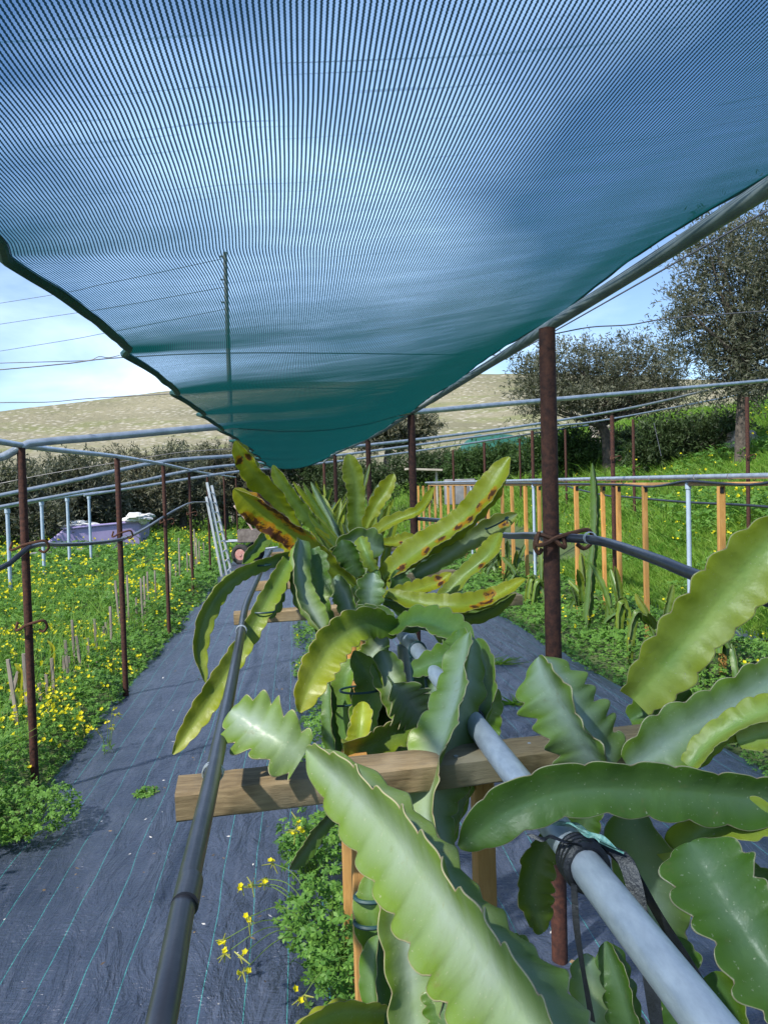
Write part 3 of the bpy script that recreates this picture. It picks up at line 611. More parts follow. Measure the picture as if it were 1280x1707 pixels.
rod('galvanised_pipe', skew(11.8, [(-150, 876), (0, 845), (140, 819), (230, 803), (322, 783), (404, 774), (580, 757), (911, 712), (1020, 698), (1242, 656), (1330, 637)]), .023, 'galv', 'cross pipe on the fourth left post, third highest of the stacked pipes', 'pipe', gp)
rod('galvanised_pipe', skew(15.1, [(140, 826), (230, 812), (346, 793), (406, 785), (580, 767), (750, 744), (911, 719), (1000, 706)]), .025, 'galv', 'farthest cross pipe, lowest of the stacked pipes', 'pipe', gp)
rod('galvanised_pipe', [(-1.45, 1.0, 1.92), (-1.43, 2.6, 1.9), (-1.41, 4.24, 1.875), (-1.35, 6.19, 1.9), (-1.42, 8.77, 1.93), (-1.53, 11.7, 1.95), (-1.62, 15, 1.97), (-1.62, 22.5, 2.02)], .016, 'galv', 'galvanised pipe running along the tops of the left rusty posts', 'pipe')
rod('galvanised_pipe', [(.9, -1, 2.14), (.905, .5, 2.145), (.9, 2.55, 2.145), (.91, 5.74, 2.165), (.85, 8.59, 2.155), (.67, 12.1, 2.155), (.64, 15.6, 2.155)], .019, 'galv_dull', 'dull grey overhead pipe carrying the right edge of the green net', 'pipe')
gw = 'thin wires of the net frame'
rod('steel_wire', [PX(1330, 325, .98), PX(1280, 350, .98), PX(1100, 452, .97), PX(945, 540, .95), PX(830, 605, .93), PX(720, 672, .93)], .0024, 'wire', 'thin wire running just below the overhead net pipe', 'wire', gw, 5)
rod('steel_wire', pl(2.44, [(925, 556), (985, 545), (1050, 541), (1120, 530), (1280, 518), (1400, 510)]), .0022, 'wire', 'thin wire from the thick rusty post to the tall olive tree side', 'wire', gw, 5)
rod('steel_wire', pl(3.12, [(-160, 628), (0, 616), (110, 606), (200, 596), (420, 588)])+[Vector((.92, 3.35, 2.175))], .0024, 'wire', 'straight dark wire leaving the second tie of the net edge', 'wire', gw, 5)
rod('steel_wire', pl(3.14, [(-160, 610), (0, 605), (110, 602), (150, 600), (165, 594), (180, 596), (200, 592)]), .0017, 'wire', 'crinkled thin wire above the straight one at the net edge', 'wire', gw, 5)
rod('steel_wire', pl(4.33, [(-160, 676), (0, 671), (80, 670), (150, 664), (287, 656), (420, 646)])+[Vector((.92, 4.6, 2.18))], .0026, 'wire', 'thin wire across the hilltop to the third net tie', 'wire', gw, 5)
rod('steel_wire', pl(6.9, [(0, 806), (80, 790), (200, 770), (300, 754), (390, 748)]), .003, 'wire', 'sagging thin wire in front of the left olive trees', 'wire', gw, 5)
rod('steel_wire', [PX(1090, 705, 6.0), PX(1102, 760, 5.6)], .004, 'wire', 'slanting guy wire behind the first grass bank post', 'wire', gw, 5, 6)
rod('steel_wire', [PX(1248, 670, 6.2), PX(1272, 700, 6.6)], .004, 'wire', 'short guy wire beside the boulder', 'wire', gw, 5, 6)
# hoses
def hose(pts, r, label, coils=(), n=140, k=12):
    T = thing('drip_hose', label, 'hose', tuple(pts[0])); b_ = Vector(pts[0])
    V, F = tube([tuple(Vector(p)-b_) for p in pts], r, k, n); mesh('tube', V, F, M['black_pipe'], T)
    for c in coils:
        c = Vector(c)-b_; parts = []
        for s in range(2):
            parts.append(tube([(c.x+math.cos(a)*r*1.25, c.y+.01*s+.012*a/6.3, c.z+math.sin(a)*r*1.25) for a in np.linspace(0, 2*PI, 16)], .0015, 5))
        Vc, Fc = join(parts); mesh('tie_wire', Vc, Fc, M['galv'], T)
    return T
hose([(-1.47, 2.3, 1.22), (-1.46, 3.2, 1.27)]+[tuple(P(x, y, Y)) for x, y, Y in [(0, 948, 3.95), (52, 911, 4.2), (100, 908, 4.9), (150, 906, 5.4), (205, 898, 6.15), (240, 882, 7.4), (272, 862, 8.7), (300, 846, 9.6), (320, 838, 11.7), (345, 837, 14.8)]], .013, 'black hose sagging from post to post above the flowers', [P(205, 898, 6.15)])
hose([(.88, -.3, 1.30), (.9, .9, 1.34)]+[tuple(P(x, y, Y)) for x, y, Y in [(1190, 970, 1.55), (1090, 931, 1.85), (1000, 902, 2.25), (930, 896, 2.45), (880, 893, 2.95), (835, 891, 3.6), (780, 873, 4.6), (700, 865, 5.7), (650, 862, 7.5), (600, 850, 9.5)]], .0145, 'thick black hose looped past the thick rusty post', [P(985, 897, 2.28), P(908, 894, 2.6)])
hose([PX(1330, 850, 5.2), PX(1240, 842, 5.2), PX(1140, 837, 5.2), PX(1040, 828, 5.2), PX(1010, 826, 5.2), PX(960, 815, 5.2), PX(930, 806, 5.2), PX(880, 800, 5.2)], .016, 'black hose hanging across the grass behind the orange stakes', [])
# ------------------------------------------------------------------ main trellis
XT = .345
T = thing('trellis_pipe', 'blue grey trellis pipe lying on the timber beams among cactus stems', 'pipe', (XT, 0, 1.125))
V, F = tube([(0, -.4, 0), (0, .6, 0), (0, 1.4, 0), (.0, 2.42, .0)], .0215, 20, 40); mesh('tube', V, F, M['galv_old'], T)
V, F = tube([(0, 2.4, .0), (.0, 4.5, .01), (0, 8, .02), (-.02, 14, .03)], .019, 14, 30); mesh('tube', V, F, M['galv_old'], T)
V, F = join([tube([(0, 2.37, -.0), (0, 2.47, 0)], .028, 16), tube([(0, 2.42, -.03), (0, 2.42, -.075)], .03, 16)]); mesh('coupling', V, F, M['galv'], T)
def band(y, r, w, tilt=0, k=24, rr=.004):
    return tube([(math.cos(a)*r, y+tilt*math.sin(a)+rnd.uniform(-.001, .001), math.sin(a)*r) for a in np.linspace(0, 2*PI, k)], rr, 6)
# rubber tie with hanging strips
parts = [band(.9+.008*i, .0245, .01, .006, 28, .0065) for i in range(4)]
def strip(pts, w, th=.002):
    P_ = smooth_path(pts, 24); V = []
    for i, p in enumerate(P_):
        s = np.array((.55+.3*math.sin(i*.3), -.6, .25*math.sin(i*.5))); s /= np.linalg.norm(s); n_ = np.array((.3, .5, .4))*th
        for a, b_ in ((-1, 0), (1, 0), (1, 1), (-1, 1)): V.append(p+s*w/2*a+n_*b_)
    F = [(i*4+j, i*4+(j+1) % 4, i*4+4+(j+1) % 4, i*4+4+j) for i in range(len(P_)-1) for j in range(4)]
    return np.array(V), np.array(F)
parts += [strip([(.02, .9, .03), (.035, .86, .02), (.035, .82, -.04), (.03, .78, -.12), (.028, .74, -.22)], .02),
          strip([(.02, .91, .02), (.05, .9, 0), (.08, .85, -.06), (.11, .8, -.12)], .018),
          strip([(-.01, .9, .028), (-.035, .91, .034), (-.06, .925, .03)], .017), strip([(-.024, .88, -.01), (-.028, .86, -.06), (-.02, .84, -.15)], .008)]
V, F = join(parts); mesh('rubber_tie', V, F, M['rubber'], T)
V, F = strip([(-.012, .97, .026), (0, .94, .032), (.012, .9, .036), (.02, .87, .036)], .03, .004); mesh('net_scrap', V, F, M['foil'], T)
for y in (1.5, 1.52, 1.53):
    V, F = band(y, .0235, .01, .012, 24, .0028); mesh('wire_tie', V, F, M['rubber'], T)
for y in (1.95, 2.2):
    V, F = join([band(y, .0235, .01, .0, 24, .0042), tube([(-.02, y, -.02), (-.012, y+.01, -.1), (-.006, y, -.2)], .004, 6, 12)]); mesh('rubber_tie', V, F, M['tie_green'], T)
gb = 'timber crossbeams under the trellis pipe'
for i, (xa, xb, y, z, lab) in enumerate([(-.215, .74, 1.385, 1.078, 'nearest weathered timber crossbeam, carrying the hose on its left end'), (-.27, 1.02, 3.4, 1.06, 'second timber crossbeam, under the scarred cactus stems'), (-.24, .95, 4.5, 1.06, 'third timber crossbeam, half hidden by cactus stems'), (-.2, .9, 6.6, 1.06, 'fourth timber crossbeam under the far cactus tops')]):
    T = thing('timber_crossbeam', lab, 'beam', (0, y, z), gb)
    V, F = plank((xa, -.035, -.006), (xb, .035, .012), .092, .048, nseg=40, wob=.0007); mesh('beam', V, F, M['timber'], T)
    if i == 0:
        nail = [tube([(x, yy, .02), (x, yy, .03)], .004, 8) for x, yy in ((.28, -.02), (.43, .02))]
        V, F = join(nail); mesh('nails', V, F, M['galv'], T)
gpst = 'wooden posts under the cactus trellis'
for x, y, z1, lab in [(.36, 1.5, 1.04, 'orange wooden post under the nearest crossbeam'), (.12, 1.62, 1.03, 'thin brown wooden post under the left half of the nearest crossbeam'), (.24, 3.43, 1.03, 'wooden post under the second crossbeam'), (.3, 3.43, 1.03, 'second wooden post beside it under the second crossbeam'), (.28, 4.53, 1.03, 'wooden post under the third crossbeam'), (.14, 2.42, .9, 'short brown wooden stake left of the steel pole')]:
    T = thing('wooden_post', lab, 'post', (x, y, 0), gpst); V, F = plank((0, 0, -.03), (0, 0, z1), .04, .045, (0, 1, 0), 16, .0005); mesh('shaft', V, F, M['orange_wood'], T)
T = thing('steel_pole', 'galvanised steel pole with a tee fitting under the trellis pipe', 'pole', (XT, 2.42, 0))
V, F = tube([(0, 0, -.03), (0, 0, 1.05)], .024, 16, 8); mesh('shaft', V, F, M['galv'], T)
# black hose on the beam ends
T = hose([(-.115, -.1, 1.12), (-.12, .3, 1.14)]+[tuple(P(x, y, Y)) for x, y, Y in [(270, 1700, .63), (308, 1500, .82), (355, 1290, 1.2), (388, 1130, 1.8), (402, 1055, 2.37), (410, 1010, 2.95), (428, 968, 3.75), (440, 940, 4.6), (452, 918, 5.8)]], .0128, 'near black hose lying along the left ends of the timber beams', [P(354, 1292, 1.21), P(402, 1052, 2.38)], 160, 18)
b_ = P(270, 1700, .63)
V, F = tube([P(318, 1470, .855)-Vector(T.location), P(308, 1510, .805)-Vector(T.location)], [.0138, .0145], 18, 6); mesh('joint', V, F, M['black_pipe'], T)
# ------------------------------------------------------------------ row-two trellis (right)
X2 = 3.3
rz = lambda y: 1.6+.006*(y-5)
T = thing('trellis_pipe', 'bright galvanised trellis pipe level with the eye above the orange stakes', 'pipe', (X2, 3.5, 1.6))
V, F = tube([(0, 0, 0), (.0, 4, .03), (0, 9, .06), (0, 15.5, .1)], .021, 12, 40); mesh('tube', V, F, M['galv'], T)
V, F = tube([(-.03, 0, -.03), (-.03, 1.2, -.022), (-.03, 1.7, -.05), (-.03, 2.2, -.03), (-.03, 2.6, -.012), (-.03, 3.2, -.055), (-.03, 4, -.03), (-.03, 5.5, -.01), (-.03, 8, .02), (-.03, 15, .06)], .011, 8, 90); mesh('hose', V, F, M['black_pipe'], T)
V, F = join([tube([(math.cos(a)*.024, y+.012*math.sin(a), .01*y*.6+math.sin(a)*.024) for a in np.linspace(0, 2*PI, 14)], .003, 5) for y in (2.0, 2.5, 3.3, 4.3, 5.6)]); mesh('wire_tie', V, F, M['wire'], T)
gr_ = 'orange rails under the eye-level pipe'
for i, (a, b_) in enumerate([(3.6, 5.5), (5.45, 6.9), (6.85, 9.2), (9.15, 12), (11.95, 18.5)]):
    V, F = plank((X2+(.012 if i % 2 else -.0), a, rz(a)-.045), (X2+(.012 if i % 2 else 0), b_, rz(b_)-.045), .05, .03, nseg=10); tag(mesh('timber_rail', V, F, M['orange_rail']), 'orange stained rail under the eye-level pipe, %s from the camera' % ordn[i], 'rail', gr_)
gk = 'orange stakes of the right trellis'
ks = [1203, 1077, 1032, 998, 962, 900, 877, 855, 837, 814, 795, 776, 757, 747, 735, 726, 716, 706, 698]
for i, px in enumerate(ks):
    q = PX(px, 812, X2); y = q.y; x = X2+(.05 if i in (3,) else -.012)
    wd = [.055, .045, .045, .04][i] if i < 4 else .05
    T = thing('wooden_stake', 'orange wooden stake under the eye-level pipe, number %d counting from the right' % (i+1) if i > 4 else ['widest double orange stake right of the blue pole', 'orange stake left of the blue pole', 'orange stake beside the dark rusty post', 'orange stake behind the climbing cactus column', 'orange stake right of the thick rusty post'][i], 'stake', (x, y, g(x, y)), gk)
    h = rz(y)-.062-g(x, y); V, F = plank((0, 0, -.03), (rnd.uniform(-.01, .01), 0, h), wd, .035, (0, 1, 0), 12, .0006); mesh('shaft', V, F, M['orange_wood'], T)
    if i < 6:
        V, F = box((-.0, -.021, h-.03), (.03, .004, .045)); mesh('bracket', V, F, M['rubber'], T)
for px, lab in [(1147, 'nearest pale blue steel pole between the orange stakes'), (889, 'second pale blue steel pole right beside the thick rusty post'), (785, 'far pale blue steel pole among the orange stakes')]:
    q = PX(px, 812, X2); y = q.y; T = thing('steel_pole', lab, 'pole', (X2, y, g(X2, y)), 'pale blue poles of the right trellis')
    h = rz(y)-.025-g(X2, y); V, F = tube([(0, 0, -.02), (0, 0, h)], .0195, 14, 6); mesh('shaft', V, F, M['galv_blue'], T)
    V, F = tube([(0, 0, h-.06), (0, 0, h+.0)], .026, 14); mesh('collar', V, F, M['galv_blue'], T)
# left far trellis
T = thing('trellis_pipe', 'far left galvanised trellis pipe on four pale blue poles', 'pipe', (-4.5, 10.5, 1.4))
V, F = tube([(0, 0, -.1), (0, 2.2, .055), (0, 4, .14), (0, 7.2, .25), (0, 9, .3)], .022, 10, 30); mesh('tube', V, F, M['galv'], T)
for (px, yt, yb), lab in zip([(12, 848, 995), (69, 836, 970), (112, 830, 950), (148, 826, 930)], ['first', 'second', 'third', 'fourth']):
    q = PX(px, yt, -4.5); z0 = g(-4.5, q.y); T = thing('steel_pole', 'pale blue pole in the left field, %s from the left frame edge' % lab, 'pole', (-4.5, q.y, z0), 'pale blue poles in the left field')
    h = q.z-z0; V, F = tube([(0, 0, -.02), (0, 0, h)], .03, 12, 6); mesh('shaft', V, F, M['galv_blue'], T)
    V, F = tube([(0, 0, h-.07), (0, 0, h)], .042, 12); mesh('collar', V, F, M['galv_blue'], T)
# grey cane stakes in the left row
gc = 'grey cane stakes in the flower field'
cs = [(35, 665, 70, 1000), (105, 640, 110, 800), (80, 720, 20, 1000), (230, 660, 235, 790), (290, 580, 297, 800), (282, 650, 285, 790), (320, 490, 325, 720), (340, 560, 355, 715), (420, 485, 425, 620), (390, 570, 392, 660), (470, 500, 475, 600), (460, 520, 462, 610), (512, 315, 525, 585), (565, 290, 565, 420), (490, 430, 490, 500), (640, 295, 640, 420), (625, 305, 628, 420), (655, 275, 655, 390), (688, 270, 688, 350), (605, 390, 605, 450), (795, 125, 793, 290), (755, 225, 752, 300), (830, 190, 832, 290), (862, 85, 865, 270), (872, 125, 873, 260), (885, 140, 883, 250), (905, 145, 905, 200), (780, 240, 780, 310), (845, 200, 846, 280), (175, 770, 180, 930), (205, 730, 208, 900), (310, 790, 315, 900)]
for i, (xt, yt, xb, yb) in enumerate(cs):
    X = -1.92+rnd.uniform(-.1, .1); px, py = xt/2.667, 850+yt/2.667; q = PX(px, py, X); d = Vector((xb-xt, 0, 0))*q.y/FPX/2.667
    V, F = plank((d.x*1.15, 0, -.03), (0, 0, max(.2, q.z-g(X, q.y))), .022, .018, (0, 1, 0), 5, .0012)
    T = thing('cane_stake', 'thin grey wooden stake standing among yellow flowers beside the left walkway', 'stake', (X, q.y, g(X, q.y)), gc); mesh('shaft', V, F, M['stake'], T)
# utility pole and lines
q = P(375, 420, 33); T = thing('utility_pole', 'tall utility pole seen through the green net', 'utility pole', (q.x, 33, g(q.x, 33)))
h = q.z-T.location.z; V, F = tube([(0, 0, -.1), (0, 0, h)], [.11, .08], 12, 8); mesh('shaft', V, F, M['pole_wood'], T)
V, F = join([tube([(-.05, 0, h-.2-.95*i), (-.22, 0, h-.17-.95*i)], [.03, .05], 8, 4) for i in range(3)]); mesh('insulator', V, F, M['grey_block'], T)
for i, (a, b_, c_) in enumerate([(430, 505, 565), (478, 540, 590), (515, 585, 640)]):
    A = P(375, a, 33); B = P(-620, b_+(620)*(.15 if i < 2 else .16), 62)
    Bm = P(0, b_, 42); rod('power_line', [A, P(180, (a+b_)/2+4, 36), Bm, B], .014, 'wire', ['topmost power line left of the net', 'middle power line left of the net', 'lowest power line left of the net'][i], 'power line', 'power lines from the utility pole', 5)

# ================================================================== shade net
YN0, YN1 = -1.4, 13.0; ties = [-1.4, -.5, .45, 1.36, 2.27, 3.15, 4.02, 4.95, 6.1, 7.6, 9.3, 11, 13]
rts = [-1.5, .0, 1.25, 2.5, 4.1, 5.74, 7.2, 8.59, 10.3, 12.1, 13]
def scal(y, tt):
    for a, b_ in zip(tt[:-1], tt[1:]):
        if a <= y <= b_: s = (y-a)/(b_-a); return math.sin(PI*s)**.8, b_-a
    return 0, 1
ys_ = np.concatenate([np.linspace(YN0, 5, 190), np.linspace(5.03, YN1, 150)]); us = np.linspace(0, 1, 70); V = []; UV = []
def net_pt(y, u):
    sl, dl = scal(y, ties); sr, dr = scal(y, rts)
    dr2 = .9 if y < 8 else .9-.25*sstep(8, 12.5, y)
    x0 = -.47; x1 = dr2+.012; ins = (.075*sl*min(1.7, dl/.9)+.006*nz(y, 3, 1, 9)+.01*nz(y, 8, 1, 3))*(1-u)**5
    sag = (.035+.035*sstep(3, 6, y))*math.sin(PI*u)**1.2+.007*sl**2*math.sin(PI*u)*(1-u)+.035*sl**1.3*(1-u)**6
    far = .05*sstep(9, 16, y)
    z = 2.0+.145*u+.02*u**6-sag-far*math.sin(PI*u)+.003*nz(x0+u*3, y*1.6, 4)+.004*nz(u*9, y*.8, 8)
    return (x0+(x1-x0)*u+ins-.035*sr*u**8, y, z)
for y in ys_:
    for u in us:
        V.append(net_pt(y, u)); UV.append((u*1.57, y*1.12))
k = len(us); F = np.array([(j*k+i, j*k+i+1, (j+1)*k+i+1, (j+1)*k+i) for j in range(len(ys_)-1) for i in range(k-1)])
T = thing('shade_net', 'green knitted shade net stretched overhead along the cactus row', 'shade net', (0, 2, 2.1))
o_ = mesh('netting', np.array(V)-np.array((0, 2, 2.1)), F, M['net'], T, uv=UV)
def hem(u, r):
    return tube([tuple(Vector(net_pt(y, u))-Vector((0, 2, 2.1))+Vector((0, 0, .008*nz(y, 1, 2, 6)))) for y in ys_], [r*(1+.3*nz(y, 2, 7, 5)) for y in ys_], 7)
V, F = hem(0, .0105); mesh('hem', V, F, M['hem'], T)
V, F = hem(1, .0035); mesh('hem', V, F, M['hem'], T)
V, F = tube([tuple(Vector(net_pt(YN1, u))-Vector((0, 2, 2.1))) for u in us], .012, 7); mesh('hem', V, F, M['hem'], T)

# ================================================================== cacti
def stem_geo(path, w, roll, n, twist=0., d=.2, asym=1.35, und=.06, seed=0, scars=(), yel=(0, 0), dens=10, flat=1.0, base_w=.55, tip=.3):
    rg = np.random.default_rng(seed+17); R_ = max(24, int(n*dens)); C = smooth_path(path, R_)
    T_ = np.gradient(C, axis=0); T_ /= np.linalg.norm(T_, axis=1)[:, None]
    L_ = np.concatenate([[0], np.cumsum(np.linalg.norm(np.diff(C, axis=0), axis=1))]); s = L_/L_[-1]
    vw = np.array((0, 0, EYE))-C; Nn = vw-T_*(vw*T_).sum(1)[:, None]; Nn /= np.linalg.norm(Nn, axis=1)[:, None]+1e-9
    for i in range(1, R_):                            # keep the frame from flipping
        Nn[i] = Nn[i]*.35+Nn[i-1]*.65; Nn[i] -= T_[i]*np.dot(T_[i], Nn[i]); Nn[i] /= np.linalg.norm(Nn[i])
    B = np.cross(T_, Nn)
    tp = tip
    env = np.minimum(1, base_w+(1-base_w)*np.clip(s/.22, 0, 1)**.7)*np.clip(1-np.clip((s-(1-tp))/tp, 0, 1)**2.2, 0.02, 1)**.6
    Vs = []; ed = []; arr = []; lb = []; scv = []; yv = []
    prof = [(.13, -.085), (.42, -.05), (.74, -.032), (.955, -.022), (1.0, -.012), (1.0, .012), (.955, .022), (.74, .032), (.42, .05), (.13, .085)]
    eds = [.1, .4, .72, .93, 1, 1, .93, .72, .4, .1]
    for kx in range(3):
        ph = rg.uniform(0, 1); jit = np.cumsum(rg.normal(0, .035, R_))*.6
        tt = (s*n+ph+jit*.3) % 1.0; ta = tt**asym; h_ = np.sin(PI*ta)**.6
        big = 1+.12*np.sin(s*7+rg.uniform(0, 6))
        we = w*env*(1-d*1.15*(1-h_))*big*(flat if kx == 2 else 1); a = roll+kx*2*PI/3+twist*(s-.5)
        du = np.cos(a)[:, None]*B+np.sin(a)[:, None]*Nn; dv = -np.sin(a)[:, None]*B+np.cos(a)[:, None]*Nn
        wv_ = und*.9*np.sin(2*PI*(s*n*.5+ph))+und*.8*np.sin(2*PI*s*n*.23+rg.uniform(0, 6))+.045*np.sin(2*PI*(tt-.2))*h_
        ao = np.exp(-(np.minimum(tt, 1-tt)/.075)**2)
        for (u, v_), e in zip(prof, eds):
            th = w*np.clip(env, .1, 1)
            Vs.append(C+du*(we*u)[:, None]+dv*(th*v_*.9+w*wv_*u**2*env)[:, None]); ed.append(np.full(R_, e)); arr.append(ao*(e >= .99)); lb.append(np.cos(2*PI*tt)*e)
            sv_ = np.zeros(R_)
            for (sp, kk, uu_, rad) in scars:
                if kk == kx or kk < 0: sv_ = np.maximum(sv_, np.exp(-((s-sp)/(rad*1.35))**2-((u-uu_)/.36)**2))
            scv.append(sv_); yv.append(np.clip(yel[0]+(yel[1]-yel[0])*s, 0, 1)*(.45+.55*e))
    Q = len(Vs); V = np.stack(Vs, 1).reshape(-1, 3); A_ = lambda x: np.stack(x, 1).ravel()
    i = np.arange(R_-1)[:, None]; j = np.arange(Q)[None, :]; jn = (j+1) % Q
    F = np.stack([i*Q+j, i*Q+jn, (i+1)*Q+jn, (i+1)*Q+j], -1).reshape(-1, 4)[:, ::-1]
    return V, F, dict(edge=A_(ed), areole=A_(arr), scar=A_(scv), yellow=A_(yv), lobe=A_(lb))
_seed = [0]
def stem(T, pts, wpx, roll, n, mat, label=None, **kw):
    """pts from base to tip as (px, py, Y); wpx = rib length in photo pixels at mid length."""
    _seed[0] += 1; p3 = [np.array(tuple(P(*p))) for p in pts]; Ym = pts[len(pts)//2][2]
    w = wpx*Ym/FPX; base = np.array(tuple(T.location)); bp = [p for p in p3]
    V, F, at = stem_geo(bp, w, math.radians(roll), n, seed=_seed[0], **kw)
    o = mesh('stem', V-base, F, M[mat], T, attrs=at)
    if label: o['label'] = label
    return o
def band_at(T, px, py, Y, r, ang=0, mat='tie_green'):
    c = np.array(tuple(P(px, py, Y)))-np.array(tuple(T.location))
    V, F = tube([(c[0]+math.cos(a)*r, c[1]+math.sin(a)*r*.7, c[2]+math.sin(ang)*math.cos(a)*r) for a in np.linspace(0, 2*PI, 20)], .0035, 6); mesh('tie', V, F, M[mat], T)
def cactus(label, x, y): return thing('dragon_fruit_cactus', label, 'cactus', (x, y, 0), 'dragon fruit cacti on the middle trellis')
# --- plant under the near crossbeam (foreground)
A = cactus('foreground cactus with the broad silvery stem reaching left over the nearest beam', .3, .75)
stem(A, [(960, 1800, .5), (880, 1690, .58), (790, 1560, .74), (690, 1425, .93), (600, 1325, 1.08), (512, 1250, 1.2)], 92, 72, 11, 'c_waxy_sheen', 'broad silvery stem with scalloped rims', d=.16, asym=1.7, und=.05, dens=16, tip=.25)
stem(A, [(700, 1800, .95), (688, 1690, .98), (678, 1560, 1.0), (672, 1470, 1.03), (668, 1420, 1.05)], 60, 20, 6, 'c_waxy_sheen', d=.12)
stem(A, [(640, 1790, 1.15), (628, 1700, 1.15), (624, 1620, 1.17), (632, 1560, 1.18)], 30, 85, 6, 'c_dark', d=.12)
stem(A, [(642, 1620, 1.22), (622, 1530, 1.22), (618, 1455, 1.24)], 32, 60, 4, 'c_green', d=.15)
stem(A, [(640, 1690, 1.0), (560, 1690, .95), (480, 1730, .9)], 32, 60, 5, 'c_pale', yel=(.2, .3))
stem(A, [(560, 1350, 1.5), (520, 1400, 1.55), (486, 1450, 1.6)], 17, 60, 6, 'c_dark')
band_at(A, 622, 1536, 1.22, .03); band_at(A, 622, 1494, 1.23, .03)
# --- short-leafed plant on the left half of the beam
Bp = cactus('cactus with a short broad stem resting on the left half of the nearest beam', .1, 1.5)
stem(Bp, [(505, 1262, 1.32), (470, 1240, 1.33), (430, 1215, 1.36), (385, 1185, 1.4)], 62, 28, 5, 'c_waxy_sheen', d=.3, asym=1.9, tip=.4, base_w=.8)
stem(Bp, [(700, 1190, 1.75), (650, 1225, 1.7), (605, 1245, 1.66), (572, 1240, 1.62)], 34, 50, 6, 'c_green', d=.22, yel=(0, .4))
stem(Bp, [(702, 1200, 1.72), (680, 1170, 1.7), (655, 1140, 1.66)], 48, 30, 5, 'c_waxy_sheen', d=.35, tip=.5)
stem(Bp, [(735, 1225, 1.5), (712, 1250, 1.48), (690, 1270, 1.46)], 30, 40, 4, 'c_waxy_sheen', d=.2)
# --- ridge stem plant by the pipe
Cp = cactus('cactus with the upright ridged stem leaning against the blue grey pipe', .38, 1.4)
stem(Cp, [(738, 1420, 1.3), (716, 1350, 1.33), (738, 1250, 1.4), (768, 1150, 1.5), (782, 1055, 1.6)], 62, 84, 9, 'c_waxy_sheen', 'ridged stem with corky rims', d=.14, und=.07, dens=14)
stem(Cp, [(745, 1400, 1.38), (765, 1300, 1.45), (798, 1190, 1.55), (806, 1120, 1.6), (795, 1065, 1.66)], 42, 62, 8, 'c_green', d=.17)
stem(Cp, [(690, 1120, 1.95), (760, 1090, 1.9), (765, 1050, 1.95)], 30, 60, 5, 'c_green')
stem(Cp, [(915, 1385, 1.05), (890, 1450, 1.05), (885, 1500, 1.05), (905, 1555, 1.05)], 38, 55, 6, 'c_dark', yel=(.1, .2), d=.2)
# --- plant of the right foreground
Dp = cactus('right foreground cactus with the dark stem arching across the pipe', .75, 1.0)
stem(Dp, [(1420, 1335, .98), (1290, 1330, .97), (1100, 1315, .96), (950, 1318, .96), (850, 1350, .97), (765, 1412, .98)], 56, 42, 10, 'c_dark', 'long dark green arching stem', d=.14, asym=1.3, dens=14, tip=.2)
stem(Dp, [(1100, 1570, 1.05), (1080, 1460, 1.03), (1060, 1400, 1.02), (1058, 1340, 1.02)], 66, 30, 4, 'c_waxy_sheen', d=.14, base_w=.9, tip=.3)
stem(Dp, [(1110, 1440, 1.0), (1180, 1385, .97), (1300, 1362, .95)], 44, 40, 5, 'c_pale', d=.18)
stem(Dp, [(1340, 1690, .7), (1250, 1570, .76), (1185, 1470, .82), (1150, 1405, .86)], 92, 24, 6, 'c_dark', d=.2, asym=1.8, tip=.3)
stem(Dp, [(1060, 1740, .85), (1035, 1640, .87), (1010, 1570, .9)], 40, 70, 5, 'c_dark')
stem(Dp, [(1150, 1740, .9), (1130, 1640, .92), (1120, 1560, .95)], 52, 20, 5, 'c_dark')
stem(Dp, [(890, 1720, .92), (870, 1640, .95), (850, 1560, 1.0)], 45, 50, 6, 'c_dark')
stem(Dp, [(760, 1740, .95), (740, 1660, .97), (720, 1590, 1.0)], 40, 60, 6, 'c_dark')
Ep = cactus('right cactus with the glowing yellow green stem rising past the hose', .95, 1.4)
stem(Ep, [(1055, 1165, 1.45), (1110, 1105, 1.42), (1180, 1025, 1.4), (1250, 940, 1.38), (1330, 850, 1.36)], 66, 22, 9, 'c_pale', 'translucent yellow green stem', d=.14, und=.05, yel=(0.1, .3))
stem(Ep, [(1050, 1200, 1.5), (1090, 1180, 1.48), (1130, 1175, 1.46), (1150, 1150, 1.45)], 34, 40, 5, 'c_green')
stem(Ep, [(1010, 1290, 1.2), (975, 1230, 1.2), (935, 1160, 1.22), (898, 1095, 1.26)], 84, 80, 6, 'c_waxy_sheen', 'short ridged stem with a torn tip', d=.26, asym=1.8, tip=.3, base_w=.8)
stem(Ep, [(940, 1230, 1.3), (915, 1180, 1.3), (896, 1130, 1.32)], 34, 30, 4, 'c_yellow', yel=(.2, .6))
stem(Ep, [(1050, 1285, 1.12), (1130, 1225, 1.13), (1210, 1180, 1.14), (1320, 1120, 1.15)], 58, 28, 7, 'c_waxy_sheen', d=.16, und=.05)
stem(Ep, [(1150, 1280, 1.06), (1190, 1235, 1.06), (1240, 1205, 1.05), (1320, 1170, 1.04)], 34, 70, 6, 'c_pale', d=.14)
stem(Ep, [(1230, 1240, 1.05), (1330, 1210, 1.05)], 30, 40, 4, 'c_pale')
